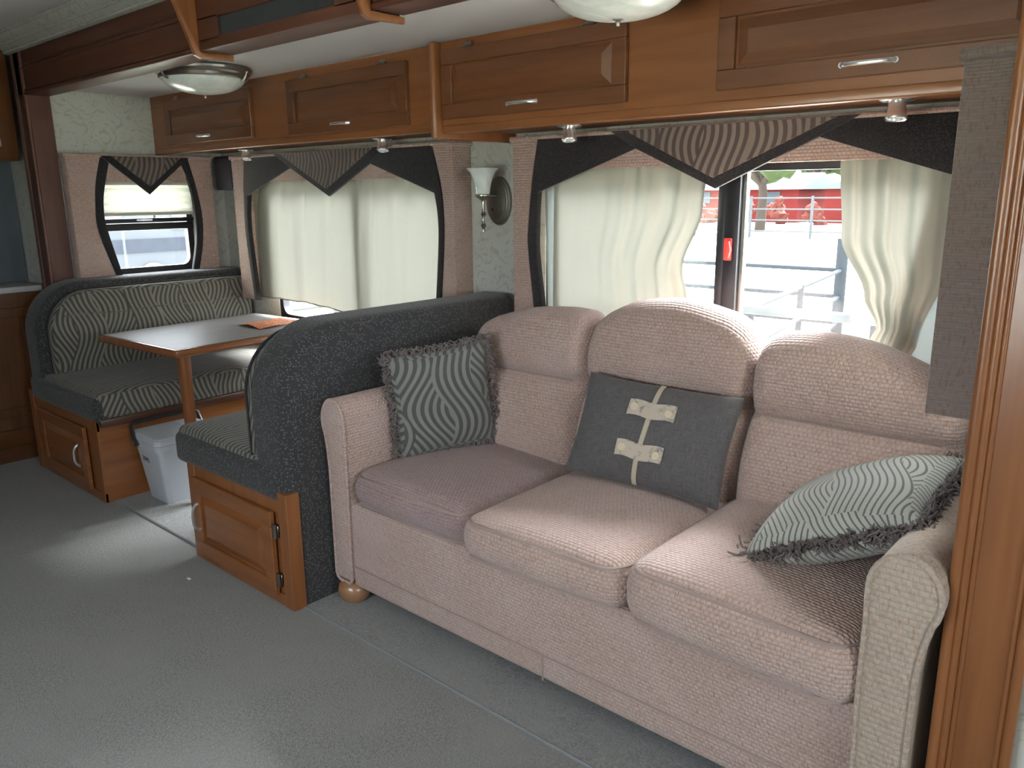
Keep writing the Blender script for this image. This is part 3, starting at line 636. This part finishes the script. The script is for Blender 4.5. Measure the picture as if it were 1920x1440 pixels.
# ------------------------------------------------------------------ curtains
def curtain(name, y, left, right, zt, zb, folds, amp, label, mat='curtain_cream', seed=0, nu=90, nv=26, parent=None, extra=None, part='drape'):
    """left(z01), right(z01): x edges with 0 at the top, 1 at the bottom"""
    rnd = random.Random(seed); ph = [rnd.uniform(0, 6.28) for _ in range(6)]
    def f(u, v):
        xl, xr = left(v), right(v); w = u+.012*math.sin(5*u+ph[0])
        x = xl+(xr-xl)*u; zb_ = zb(u) if callable(zb) else zb
        z = zt+(zb_-zt)*v
        s = math.sin(2*PI*folds*w+ph[1]+.9*v*math.sin(ph[2]+3*u)); s2 = math.sin(2*PI*folds*.43*w+ph[3]+v*1.3)
        yy = y+amp*(.6+.4*math.sin(ph[4]+4*u))*(s*.6+.35*abs(s)+s2*.5+.25*math.sin(2*PI*folds*2.3*w+ph[5]+2*v))*(1-.25*v)
        if extra: dx, dy = extra(u, v); x += dx; yy += dy
        return (x, yy, z)
    bm = new(); surf(bm, f, nu, nv)
    t = parent or thing(name, label, 'curtain', ((left(1)+right(1))/2, y, min(zb(0.0), zb(1.0)) if callable(zb) else zb))
    obj(part, bm, mat, t, ang=80)
    if part == 'drape':
        bm = new(); tube(bm, [Vector(f(i/60, 1.0)) for i in range(61)], .004, 6); obj('hem', bm, mat, t)
    return t
def lerp(*pts):
    def f(v):
        for (a, x), (b, y) in zip(pts, pts[1:]):
            if v <= b+1e-9:
                t = (v-a)/(b-a); t = t*t*(3-2*t); return x+(y-x)*t
        return pts[-1][1]
    return f
YC = 2.572
def pinch(u, v): return (0, -.02*math.exp(-((u-.78)/.12)**2)*math.exp(-((v-.75)/.3)**2))
c1 = curtain('curtain', YC, lerp((0, -2.045), (1, -2.05)), lerp((0, -1.365), (.25, -1.38), (.58, -1.452), (.75, -1.43), (1, -1.405)), 1.52, .88, 5, .019, 'cream curtain left of the black window bar behind the sofa', seed=3, extra=pinch)
curtain('', 2.598, lerp((0, -2.115), (1, -2.10)), lerp((0, -2.02), (1, -2.02)), 1.52, .88, 2, .004, '', 'curtain_liner', 5, 16, 8, c1, part='liner')
c2 = curtain('curtain', YC, lerp((0, -.925), (.35, -.905), (.62, -.82), (.76, -.775), (.84, -.80), (1, -.96)), lerp((0, -.60), (.5, -.60), (.8, -.66), (1, -.70)), 1.52, .84, 3.2, .018, 'cream curtain pinched and flaring at the right of the sofa window', seed=8,
    extra=lambda u, v: (0, -.035*math.exp(-((v-.78)/.10)**2)*math.sin(u*5.0)))
curtain('', 2.600, lerp((0, -.66), (1, -.74)), lerp((0, -.56), (1, -.57)), 1.52, .86, 2, .004, '', 'curtain_liner', 6, 16, 8, c2, part='liner')
curtain('curtain', YC, lerp((0, -4.20), (.3, -4.25), (.6, -4.27), (1, -4.275)), lerp((0, -3.315), (.5, -3.345), (1, -3.352)), 1.52, lambda u: .835+.010*math.sin(4*u)-.020*u, 3.5, .017, 'left cream curtain closed across the dinette window', seed=12)
curtain('curtain', YC-.004, lerp((0, -3.300), (.5, -3.335), (1, -3.340)), lerp((0, -2.66), (1, -2.70)), 1.52, 0.80, 3.5, .022, 'right cream curtain closed across the dinette window', seed=21)

# ================================================================== DINETTE
def arc_outline(y0, y1, z0, z1, r, n=10):               # aisle-side top corner rounded (y0 side), in (y, z)
    P = [(y0, z0), (y1, z0), (y1, z1-.03), (y1-.03, z1)]
    for k in range(n+1):
        a = PI/2+k/n*PI/2; P.append((y0+r+math.cos(a)*r, z1-r+math.sin(a)*r))
    return P
def bench(x_out, s, xb, xs, label, door, hx, hinge_x, yc=1.445, ct=.285):
    """x_out: outer face of the backrest, s: direction towards the table; xb: base front, xs: seat front"""
    t = thing('dinette_bench', label, 'bench', ((x_out+xs)/2, 2.0, 0))
    lo, hi = sorted((x_out+s*.006, xb))
    bm = new(); box(bm, lo, hi, 1.398, 2.60, .002, .40); obj('base', bm, 'wood_bench_y', t, smooth=False)
    bm = new(); box(bm, lo, hi, 1.390, 1.400, .002, .045); box(bm, lo, hi, 1.390, 1.400, .355, .40); box(bm, min(x_out-s*.004, x_out+s*.05), max(x_out-s*.004, x_out+s*.05), 1.386, 1.440, .002, .432, .002, 1); box(bm, min(xb, xb-s*.055), max(xb, xb-s*.055), 1.388, 1.400, .002, .43, .002, 1)
    obj('face_frame', bm, 'wood_bench_z', t, smooth=False)
    d = door_y(door[0], door[1], .040, .355, 1.372, t, 'wood_bench', .055)
    pull(lambda a, h: (hx, 1.372-h, .20+a), d, .105, .024)
    for z in (.10, .285):
        bm = new(); tube(bm, [(hinge_x, 1.381, z-.026), (hinge_x, 1.381, z+.026)], .0065, 8); box(bm, hinge_x-.014, hinge_x+.014, 1.386, 1.3895, z-.022, z+.022, .001, 1); obj('hinge', bm, 'nickel', d)
    # backrest shell
    x1 = x_out+s*.215
    bm = new(); O = arc_outline(1.402, 2.592, .004, .998, .26); prism(bm, ccw(O), min(x_out, x1), max(x_out, x1), YZ, .045, 5, fix=lambda a, b: b < .01); obj('backrest', bm, 'dark_fabric', t)
    # padded skirt on the aisle end of the seat
    lo, hi = sorted((x_out+s*.03, xs))
    bm = rbox(new(), (lo, 1.385, .385), (hi, 1.46, .515), .032, (6, 1, 2)); obj('seat_skirt', bm, 'dark_fabric', t)
    # seat cushion
    lo, hi = sorted((x_out+s*.18, xs+s*.004))
    bm = rbox(new(), (lo, 1.40, .405), (hi, 2.595, .535), .035, (8, 12, 2), lambda q, P: (0, 0, .022*(1-q.x*q.x)*(1-q.y**4) if q.z > .5 else 0)); obj('seat_cushion', bm, 'swirl_bench', t)
    # back cushion with a stitched fold
    c0, c1 = x_out+s*.20, x_out+s*ct; lo, hi = sorted((c0, c1))
    O = arc_outline(yc, 2.585, .53, .955, .21); bm = new(); prism(bm, ccw(O), c0, c1, YZ, .035, 5)
    bc = obj('back_cushion', bm, 'swirl_bench', t)
    bm = tube(new(), [(c1+s*.001, 1.50+(2.55-1.50)*i/16, .83+.004*math.sin(i)) for i in range(17)], .0045, 6); obj('stitched_fold', bm, 'swirl_bench', bc)
    n = len(O); bm = tube(new(), [(c0+s*.028, y, z) for y, z in arc_outline(yc-.005, 2.588, .528, .958, .214)], .006, 6, True); obj('piping', bm, 'dark_trim', bc)
    # lip under the seat
    lo, hi = sorted((xb-s*.02, xb+s*.022)); obj('seat_lip', BX(lo, hi, 1.402, 2.59, .372, .412, .006), 'wood_lip', t)
    return t
bench(-2.262, -1, -2.953, -3.045, 'near dinette bench with tall dark back beside the sofa and striped seat', (-2.905, -2.345), -2.865, -2.335, 1.412, .236)
bench(-4.672, 1, -3.822, -3.80, 'far dinette bench against the end wall with wavy striped cushions', (-4.535, -3.955), -4.035, -4.545)

# table (stands a few degrees off square)
RT = Matrix.Translation((-3.435, 1.62, 0)) @ Matrix.Rotation(math.radians(3.6), 4, 'Z')
t = thing('dinette_table', 'rectangular dinette table with wooden edge and grey laminate top', 'table', (-3.8, 2.1, 0))
bm = new(); prism(bm, rrect(-.735, 0, 0, .925, .022, 4), .716, .752, XY, .011, 4); obj('edge_band', bm, 'wood_table', t, M=RT)
bm = new(); prism(bm, rrect(-.715, -.020, .02, .905, .010, 3), .740, .7535, XY); obj('laminate_top', bm, 'laminate', t, M=RT)
bm = lathe(new(), [(.024, .004), (.025, .30), (.029, .60), (.031, .717)], loc=(-.055, .065, 0), n=10); obj('leg', bm, 'wood_bench_z', t, M=RT)
# flyer
FC = [Vector(c) for c in ((-3.865, 2.17), (-3.64, 2.165), (-3.70, 2.46), (-3.885, 2.44))]
def fl(u, v):
    p = (FC[0]*(1-u)+FC[1]*u)*(1-v)+(FC[3]*(1-u)+FC[2]*u)*v; return (p.x, p.y, .7558+.014*math.sin(3.0*u)*(1-v)**2+.004*abs(math.sin(5*v)))
bm = new(); surf(bm, fl, 10, 12); geo = bmesh.ops.extrude_face_region(bm, geom=list(bm.faces)); bmesh.ops.translate(bm, verts=[e for e in geo['geom'] if isinstance(e, bmesh.types.BMVert)], vec=(0, 0, .0006))
tag(obj('flyer', bm, 'flyer_paper'), 'folded orange printed flyer lying on the dinette table', 'flyer')

# bucket
bx, by = -3.672, 1.69
t = thing('bucket', 'white plastic lidded bucket with black handle on the floor under the table', 'bucket', (bx, by, .004))
def frus(bm, w0, d0, z0, w1, d1, z1, r, ry=0):
    A = rrect(-w0/2, w0/2, -d0/2, d0/2, r); B = rrect(-w1/2, w1/2, -d1/2, d1/2, r); n = len(A)
    a = [bm.verts.new((bx+p, by+q, z0)) for p, q in A]; b = [bm.verts.new((bx+p, by+q, z1)) for p, q in B]
    for i in range(n): bm.faces.new((a[i], a[(i+1) % n], b[(i+1) % n], b[i]))
    bm.faces.new(a[::-1]); bm.faces.new(b)
bm = new(); frus(bm, .195, .235, .004, .255, .300, .285, .025); obj('body', bm, 'white_plastic', t)
bm = new(); frus(bm, .275, .320, .272, .278, .323, .300, .03); frus(bm, .268, .312, .300, .268, .312, .303, .03); obj('rim', bm, 'white_plastic', t)
bm = new(); frus(bm, .282, .328, .303, .282, .328, .328, .03); frus(bm, .27, .316, .328, .262, .308, .335, .028)
for dy in (-.05, .05): box(bm, bx-.10, bx+.10, by+dy-.003, by+dy+.003, .334, .338)
obj('lid', bm, 'white_plastic', t)
yA, yB = by-.165, by+.165
bm = tube(new(), [(bx-.05, yA, .275), (bx-.075, yA-.004, .32), (bx-.098, yA, .365), (bx-.102, yA+.02, .378), (bx-.104, by, .382), (bx-.102, yB-.02, .378), (bx-.098, yB, .365), (bx-.075, yB+.004, .32), (bx-.05, yB, .275)], [.013, .011, .009, .009, .009, .009, .009, .011, .013], 8)
obj('bail_handle', bm, 'black_plastic', t)
obj('pivot', lathe(new(), [(.009, 0), (.009, .014), (.001, .016)], (0, -1, 0), (bx-.05, yA+.012, .275), 12), 'chrome', t)
def text3d(name, body, size, M, mat, parent):
    c = bpy.data.curves.new(name, 'FONT'); c.body = body; c.size = size; c.extrude = .0004; c.align_x = 'CENTER'
    o = bpy.data.objects.new(name, c); COL.objects.link(o); bpy.context.view_layer.update()
    me = bpy.data.meshes.new_from_object(o); bpy.data.objects.remove(o)
    bm = new(); bm.from_mesh(me); bmesh.ops.transform(bm, matrix=M, verts=bm.verts); bpy.data.meshes.remove(me)
    return obj(name, bm, mat, parent, smooth=False, recalc=False)
slope = math.atan((.300-.235)/2/.281)
text3d('marker_writing', '3592', .034, Matrix.Translation((bx-.035, by-.1405, .196)) @ Matrix.Rotation(PI/2+slope, 4, 'X') @ Matrix.Rotation(-.08, 4, 'Z'), 'ink', t)

# ================================================================== SOFA
sofa = thing('sofa', 'pinkish beige woven sofa with three seats and camel back under the window', 'sofa', (-1.28, 1.95, .004))
bm = rbox(new(), (-2.15, 1.562, .068), (-.42, 2.40, .385), .02, (10, 4, 3)); bs = obj('base', bm, 'sofa_fabric', sofa)
bm = new(); tube(bm, [(-2.14+1.71*i/20, 1.561, .150) for i in range(21)], .0035, 6);  tube(bm, [(-1.28, 1.561, .07), (-1.28, 1.561, .15)], .003, 6)
obj('seam', bm, 'piping_brown', bs)
def arm(inner, outer, bulge, mat, yf=1.525):
    s = 1 if outer > inner else -1; w = abs(outer-inner)
    # front outline (x offset from inner edge, z)
    P = [(0, .100), (.006, .090), (.016, .085), (w*.80-.022, .085), (w*.80-.008, .092), (w*.80, .110), (w*.80, .30), (w*.81, .50), (w*.86, .565)]
    cx, cz, rx, rz = w*.515, .670, w*(.515+bulge), .080
    n = 18
    for i in range(n+1):
        a = -.62+i/n*(PI+.62); P.append((cx+math.cos(a)*rx, cz+math.sin(a)*rz))
    P += [(-.003, .58), (-.004, .45), (0, .25)]
    O = ccw([(inner+s*p, z) for p, z in P])
    bm = new(); prism(bm, O, yf, 2.42, XZ, .020, 5)
    a = obj('arm', bm, mat, sofa)
    bm = tube(new(), [(x, yf+.005, z) for x, z in ccw([(inner+s*(p*.96+.002), z-.004) for p, z in P])], .006, 6, True); obj('piping', bm, mat, a)
arm(-2.138, -2.252, 0.02, 'sofa_fabric', 1.548); arm(-.427, -.303, .04, 'arm_fabric')
def seat(x0, x1, yf, z1, tilt, mat, puff):
    def df(q, P):
        p = puff*(1-q.x*q.x)*(1-max(-1, q.y)**2*.9) if q.z > .3 else 0
        f = -.022*(1-q.x*q.x)*(1-q.z*q.z*.5) if q.y < -.5 else 0
        side = .010*q.x*(1-q.z*q.z)*(1-q.y*q.y*.5)
        return (side, f, p+tilt*q.x)
    bm = rbox(new(), (x0, yf, .375), (x1, 2.20, z1), .058, (10, 10, 3), df); c = obj('seat_cushion', bm, mat, sofa)
    for zz, ins in ((z1-.018, .014), (.393, .014)):
        pts = []
        for px, py in rrect(x0+ins, x1-ins, yf+ins, 2.19, .058, 7):
            qx = 2*(px-x0)/(x1-x0)-1; qy = 2*(py-yf)/(2.20-yf)-1
            pts.append((px, py+(-.020*(1-qx*qx) if qy < -.5 else 0)-(.003 if qy < -.9 else 0), zz+tilt*qx+(puff*.15*(1-qx*qx) if zz > .45 else 0)))
        bm = tube(new(), pts, .0055, 6, True); obj('piping', bm, 'piping_brown', c)
seat(-2.136, -1.578, 1.565, .500, -.006, 'sofa_fabric_mauve', .020)
seat(-1.574, -1.000, 1.525, .512, .006, 'sofa_fabric', .026)
seat(-.996, -.430, 1.515, .538, -.008, 'sofa_fabric', .028)
def smooth01(t): t = max(0, min(1, t)); return t*t*(3-2*t)
def back_section(x0, x1, top):
    nu, nv = 27, 40
    def f(u, v):
        x = x0+(x1-x0)*u; T = top(x); e = min(u, 1-u)*(x1-x0)
        k = 1-math.sqrt(max(0, 1-(1-min(1, e/.055))**2))          # edge rounding 0 inside .. 1 at joint
        # profile (y, z): bottom front -> crease -> headrest -> top -> back
        pr = [(2.20, .40), (2.105, .43), (2.085, .52), (2.095, .62), (2.125, .70), (2.160, .757), (2.185, .778), (2.170, .796), (2.158, .80+(T-.80)*.22), (2.164, .80+(T-.80)*.52), (2.192, .80+(T-.80)*.79), (2.235, .80+(T-.80)*.94), (2.285, T), (2.335, T-.008), (2.375, T-.045), (2.392, T-.12), (2.40, .60), (2.40, .40)]
        s = v*(len(pr)-1); i = min(int(s), len(pr)-2); t = s-i
        P = [Vector(pr[max(0, min(len(pr)-1, i+d))]) for d in (-1, 0, 1, 2)]
        q = .5*((2*P[1])+(P[2]-P[0])*t+(2*P[0]-5*P[1]+4*P[2]-P[3])*t*t+(3*P[1]-P[0]-3*P[2]+P[3])*t**3)
        y, z = q.x, q.y; c = Vector((2.29, min(z, T-.10)))
        d = Vector((y, z))-c
        if d.length > 1e-6: d *= (1-.055*k/max(.055, d.length)) if d.length > .055 else 1-.6*k
        p = c+d
        return (x, p.x, p.y)
    bm = new(); g = surf(bm, f, nu, nv); bm.faces.new([g[0][j] for j in range(nv)]); bm.faces.new([g[-1][j] for j in range(nv)][::-1])
    return bm
def table(pts):
    def f(x):
        P = [pts[0]]+pts+[pts[-1]]
        for i in range(1, len(P)-2):
            if x <= P[i+1][0] or i == len(P)-3:
                t = max(0, min(1, (x-P[i][0])/(P[i+1][0]-P[i][0]))); a, b, c, d = (P[i+k][1] for k in (-1, 0, 1, 2))
                return .5*(2*b+(c-a)*t+(2*a-5*b+4*c-d)*t*t+(3*b-a-3*c+d)*t**3)
    return f
topL = table([(-2.15, .905), (-2.10, .953), (-1.93, 1.000), (-1.75, 1.018), (-1.60, 1.012)])
topM = table([(-1.60, 1.005), (-1.46, 1.063), (-1.28, 1.084), (-1.10, 1.052), (-1.00, 1.000)])
topR = table([(-1.00, 1.000), (-.92, 1.018), (-.81, 1.023), (-.68, 1.006), (-.54, .958), (-.42, .905)])
for x0, x1, tp in ((-2.145, -1.602, topL), (-1.600, -1.002, topM), (-1.000, -.420, topR)):
    b = obj('back_cushion', back_section(x0, x1, tp), 'sofa_fabric', sofa, ang=60)
    bm = tube(new(), [(x0+.05+(x1-x0-.10)*i/14, 2.186, .7775) for i in range(15)], .0035, 6); obj('stitched_seam', bm, 'piping_brown', b)
for x, y in ((-2.175, 1.588), (-.375, 1.588), (-2.175, 2.32), (-.375, 2.32)):
    obj('bun_foot', lathe(new(), [(.024, .004), (.046, .008), (.058, .026), (.061, .046), (.055, .066), (.040, .082), (.02, .086)], loc=(x, y, 0), n=24), 'wood_foot', sofa)

# ================================================================== THROW PILLOWS
def pframe(c, ex, ey):
    ex = Vector(ex).normalized(); ey = Vector(ey); ey = (ey-ex*ey.dot(ex)).normalized(); ez = ex.cross(ey)
    return Matrix(((ex.x, ey.x, ez.x, c[0]), (ex.y, ey.y, ez.y, c[1]), (ex.z, ey.z, ez.z, c[2]), (0, 0, 0, 1)))
def pillow_z(u, v, th): return th*((1-abs(u)**2.6)*(1-abs(v)**2.6))**.42
def pillow_xy(u, v, w, h): return (u*w/2*(1-.055*(1-v*v)), v*h/2*(1-.055*(1-u*u)))
def pillow_body(w, h, th, n=26):
    bm = new(); m = lambda t: math.sin((t*2-1)*PI/2)
    for sgn in (1, -1):
        def f(a, b):
            u, v = m(a), m(b); x, y = pillow_xy(u, v, w, h); return (x, y, sgn*pillow_z(u, v, th))
        surf(bm, f, n, n)
    bmesh.ops.remove_doubles(bm, verts=bm.verts, dist=.0004); return bm
def fringe(w, h, n, L, seed, M):
    rnd = random.Random(seed); bm = new()
    for i in range(n):
        t = rnd.random()*4; k = int(t); a = (t-k)*2-1
        u, v = ((a, -1), (1, a), (-a, 1), (-1, -a))[k]; x, y = pillow_xy(u, v, w, h)
        nx, ny = ((0, -1), (1, 0), (0, 1), (-1, 0))[k]
        l = L*rnd.uniform(.6, 1.15); j = rnd.uniform(-.7, .7); zz = rnd.uniform(-.011, .011); cz = rnd.uniform(-.6, .6); c = rnd.uniform(.2, .7)*rnd.choice((-1, 1))
        tx, ty = -ny, nx; P = []
        for q in range(5):
            s = q/4; P.append((x+nx*l*(s-.15)*(1-.25*s)+tx*l*(j*s+c*math.sin(s*PI)*.6), y+ny*l*(s-.15)*(1-.25*s)+ty*l*(j*s+c*math.sin(s*PI)*.6), zz+cz*l*s*s+.004*math.sin(s*9+i)))
        tube(bm, P, [.0027, .0030, .0030, .0027, .0018], 4)
    return bm
M = pframe((-2.035, 1.918, .700), (.16, .34, .035), (-.05, .03, 1))
t = thing('throw_pillow', 'square grey wavy striped pillow with fringe propped in the left sofa corner', 'pillow', (-2.03, 1.92, .51), 'fringed striped pillows')
obj('cover', pillow_body(.37, .375, .062), 'swirl_pillow', t, M=M); o = obj('fringe', fringe(.37, .375, 800, .038, 1, M), 'fringe', t, M=M); o['kind'] = 'stuff'
M = pframe((-.580, 1.895, .668), (.40, -.02, .205), (.03, .355, .055))
t = thing('throw_pillow', 'pale striped fringed pillow lying against the right sofa arm', 'pillow', (-.58, 1.9, .55), 'fringed striped pillows')
obj('cover', pillow_body(.43, .385, .088), 'swirl_pillow_pale', t, M=M); o = obj('fringe', fringe(.43, .385, 1050, .040, 2, M), 'fringe', t, M=M); o['kind'] = 'stuff'
PW, PH, PT = .545, .335, .060
M = pframe((-1.257, 2.058, .683), (1, 0.02, -.01), (0.0, .135, .30))
t = thing('throw_pillow', 'dark grey linen lumbar pillow with beige strap and button tabs', 'pillow', (-1.26, 2.04, .52))
obj('cover', pillow_body(PW, PH, PT), 'linen_grey', t, M=M)
def on_pillow(x, y): return pillow_z(max(-.98, min(.98, x/(PW/2)*1.02)), max(-.98, min(.98, y/(PH/2)*1.02)), PT)
bm = new(); ribs = []
for i in range(25):
    y = (i/24*2-1)*PH*.473; ribs.append([bm.verts.new((.012+dx+.008*math.sin(y*9), y, on_pillow(.01+dx, y)+dz)) for dx, dz in ((-.008, .0005), (-.008, .003), (.008, .003), (.008, .0005))])
for A, B in zip(ribs, ribs[1:]):
    for k in range(4): bm.faces.new((A[k], A[(k+1) % 4], B[(k+1) % 4], B[k]))
obj('strap', bm, 'strap_beige', t, M=M)
for cx, cy in ((.018, .072), (.010, -.058)):
    bm = new(); w, hh = .162, .050
    def tf(u, v, dz): x = cx+(u-.5)*w; y = cy+(v-.5)*hh+.003*math.sin(u*9); return (x, y, on_pillow(x, y)+dz)
    surf(bm, lambda u, v: tf(u, v, .0065), 14, 5)
    geo = bmesh.ops.extrude_face_region(bm, geom=list(bm.faces)); bmesh.ops.translate(bm, verts=[e for e in geo['geom'] if isinstance(e, bmesh.types.BMVert)], vec=(0, 0, -.003))
    tb = obj('tab', bm, 'tab_stained', t, M=M)
    for e in (-1, 1):
        x = cx+e*.060; bm = lathe(new(), [(.0125, 0), (.0135, .002), (.012, .0045), (.006, .005), (.0005, .0048)], loc=(x, cy-.002*e, on_pillow(x, cy)+.0055), n=18); obj('button', bm, 'button_beige', tb, M=M)

tag(obj('paper_scrap', BX(-2.79, -2.772, 1.262, 1.272, .001, .005, .001, 1), 'paper_scrap'), 'tiny white scrap on the carpet in front of the near bench', 'scrap')

# ================================================================== OUTDOORS
GZ = -.95
struct('ground', BX(-120, 60, -80, 160, GZ-.2, GZ), 'dry_ground', 'bright dry ground outside the windows', 'ground')
def pipe(bm, a, b, r=.03, n=8): tube(bm, [a, b], r, n)
t = thing('pipe_pen', 'grey welded pipe pen with rails seen through the sofa window', 'fence', (-5.0, 8.5, GZ))
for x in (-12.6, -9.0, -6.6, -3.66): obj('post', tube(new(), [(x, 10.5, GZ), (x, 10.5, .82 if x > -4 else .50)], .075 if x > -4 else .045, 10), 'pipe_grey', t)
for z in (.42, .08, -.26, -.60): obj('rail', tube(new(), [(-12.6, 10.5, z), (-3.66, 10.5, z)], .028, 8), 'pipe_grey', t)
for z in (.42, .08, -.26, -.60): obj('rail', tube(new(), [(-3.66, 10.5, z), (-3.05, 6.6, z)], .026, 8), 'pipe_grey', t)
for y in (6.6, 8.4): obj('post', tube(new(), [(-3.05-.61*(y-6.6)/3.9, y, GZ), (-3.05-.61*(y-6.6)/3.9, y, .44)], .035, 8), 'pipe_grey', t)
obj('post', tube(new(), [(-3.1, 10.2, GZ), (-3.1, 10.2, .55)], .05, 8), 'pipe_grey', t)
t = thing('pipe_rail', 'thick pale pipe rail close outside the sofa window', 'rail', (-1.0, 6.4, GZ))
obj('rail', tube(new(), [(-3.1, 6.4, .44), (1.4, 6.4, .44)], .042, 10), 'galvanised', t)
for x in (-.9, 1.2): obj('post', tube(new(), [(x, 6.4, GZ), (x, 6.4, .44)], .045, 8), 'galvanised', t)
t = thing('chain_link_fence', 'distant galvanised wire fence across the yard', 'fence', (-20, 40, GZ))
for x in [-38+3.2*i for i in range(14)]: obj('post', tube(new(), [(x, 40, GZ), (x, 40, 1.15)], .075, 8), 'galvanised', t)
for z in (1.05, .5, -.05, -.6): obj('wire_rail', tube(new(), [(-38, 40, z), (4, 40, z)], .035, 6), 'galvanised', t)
t = thing('brick_house', 'long low red brick house with pale roof beyond the yard', 'house', (-31, 63, GZ))
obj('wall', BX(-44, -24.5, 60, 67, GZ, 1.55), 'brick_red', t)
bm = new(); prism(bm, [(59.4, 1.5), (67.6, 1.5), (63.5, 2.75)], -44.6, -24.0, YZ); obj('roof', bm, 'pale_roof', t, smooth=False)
for x in (-41, -37, -33, -30, -27.2): obj('window', BX(x, x+1.3, 59.93, 60.02, .45, 1.35, .02, 1), 'white_darkened', t)
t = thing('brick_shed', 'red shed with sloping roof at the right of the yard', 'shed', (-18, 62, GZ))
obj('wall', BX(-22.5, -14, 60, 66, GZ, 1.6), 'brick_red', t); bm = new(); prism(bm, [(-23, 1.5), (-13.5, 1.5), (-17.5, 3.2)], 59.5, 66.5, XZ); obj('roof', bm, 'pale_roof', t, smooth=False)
def blob(bm, c, r, rnd, n=1):
    for _ in range(n):
        geo = bmesh.ops.create_icosphere(bm, subdivisions=2, radius=1)
        o = Vector([rnd.gauss(0, .45) for _ in range(3)])*r if n > 1 else Vector()
        s = r*(rnd.uniform(.35, .6) if n > 1 else 1)
        for v in geo['verts']: v.co = Vector(c)+o+v.co*s*(1+.35*rnd.uniform(-1, 1))
def tree(x, y, h, r, label, seed):
    rnd = random.Random(seed); t = thing('tree', label, 'tree', (x, y, GZ), 'trees beyond the yard')
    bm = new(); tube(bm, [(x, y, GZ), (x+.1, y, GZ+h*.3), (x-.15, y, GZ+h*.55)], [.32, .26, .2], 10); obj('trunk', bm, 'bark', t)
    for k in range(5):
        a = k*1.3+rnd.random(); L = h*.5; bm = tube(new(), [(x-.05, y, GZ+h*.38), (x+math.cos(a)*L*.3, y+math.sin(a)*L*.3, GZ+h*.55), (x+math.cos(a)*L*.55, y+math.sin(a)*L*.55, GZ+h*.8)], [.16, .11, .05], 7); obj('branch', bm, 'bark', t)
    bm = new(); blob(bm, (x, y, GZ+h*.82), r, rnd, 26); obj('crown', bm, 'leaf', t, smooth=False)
tree(-21.0, 46, 7.0, 2.0, 'tree with brown trunk in front of the red brick house', 1); tree(-16.4, 52, 7.5, 2.2, 'forked tree near the red shed', 2); tree(-29, 75, 9, 2.6, 'leafy tree rising behind the pale roof', 3); tree(-40, 78, 9, 2.6, 'leafy tree at the far left behind the brick house', 4); tree(-18, 80, 9, 2.6, 'leafy tree behind the red shed', 5)
rnd = random.Random(9)
for i, x in enumerate((-30.5, -27.6, -24.7, -21.8, -18.9)):
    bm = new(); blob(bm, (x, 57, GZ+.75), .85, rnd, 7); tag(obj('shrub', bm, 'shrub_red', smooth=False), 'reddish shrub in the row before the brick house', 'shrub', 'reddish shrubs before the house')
# parked trailer beyond the end window
t = thing('travel_trailer', 'white parked trailer with dark windows outside the end window', 'trailer', (-19, 9.5, GZ))
bm = new(); prism(bm, rrect(4.5, 11.3, -.45, 2.3, [.1, .1, .7, .3], 6), -22.4, -19.8, YZ, .08, 3); obj('body', bm, 'white_darkened', t)
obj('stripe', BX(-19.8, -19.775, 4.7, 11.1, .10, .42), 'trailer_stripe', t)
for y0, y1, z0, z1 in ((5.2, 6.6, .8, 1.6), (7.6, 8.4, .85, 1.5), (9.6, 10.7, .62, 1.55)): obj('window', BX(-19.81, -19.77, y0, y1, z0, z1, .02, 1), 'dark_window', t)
for y in (7.0, 9.0): obj('wheel', lathe(new(), [(.36, -.12), (.40, -.08), (.40, .08), (.36, .12), (.16, .13)], (1, 0, 0), (-19.85, y, GZ+.40), 24), 'tyre', t)
t = thing('pipe_fence', 'white pipe fence outside the end window', 'fence', (-11, 5, GZ))
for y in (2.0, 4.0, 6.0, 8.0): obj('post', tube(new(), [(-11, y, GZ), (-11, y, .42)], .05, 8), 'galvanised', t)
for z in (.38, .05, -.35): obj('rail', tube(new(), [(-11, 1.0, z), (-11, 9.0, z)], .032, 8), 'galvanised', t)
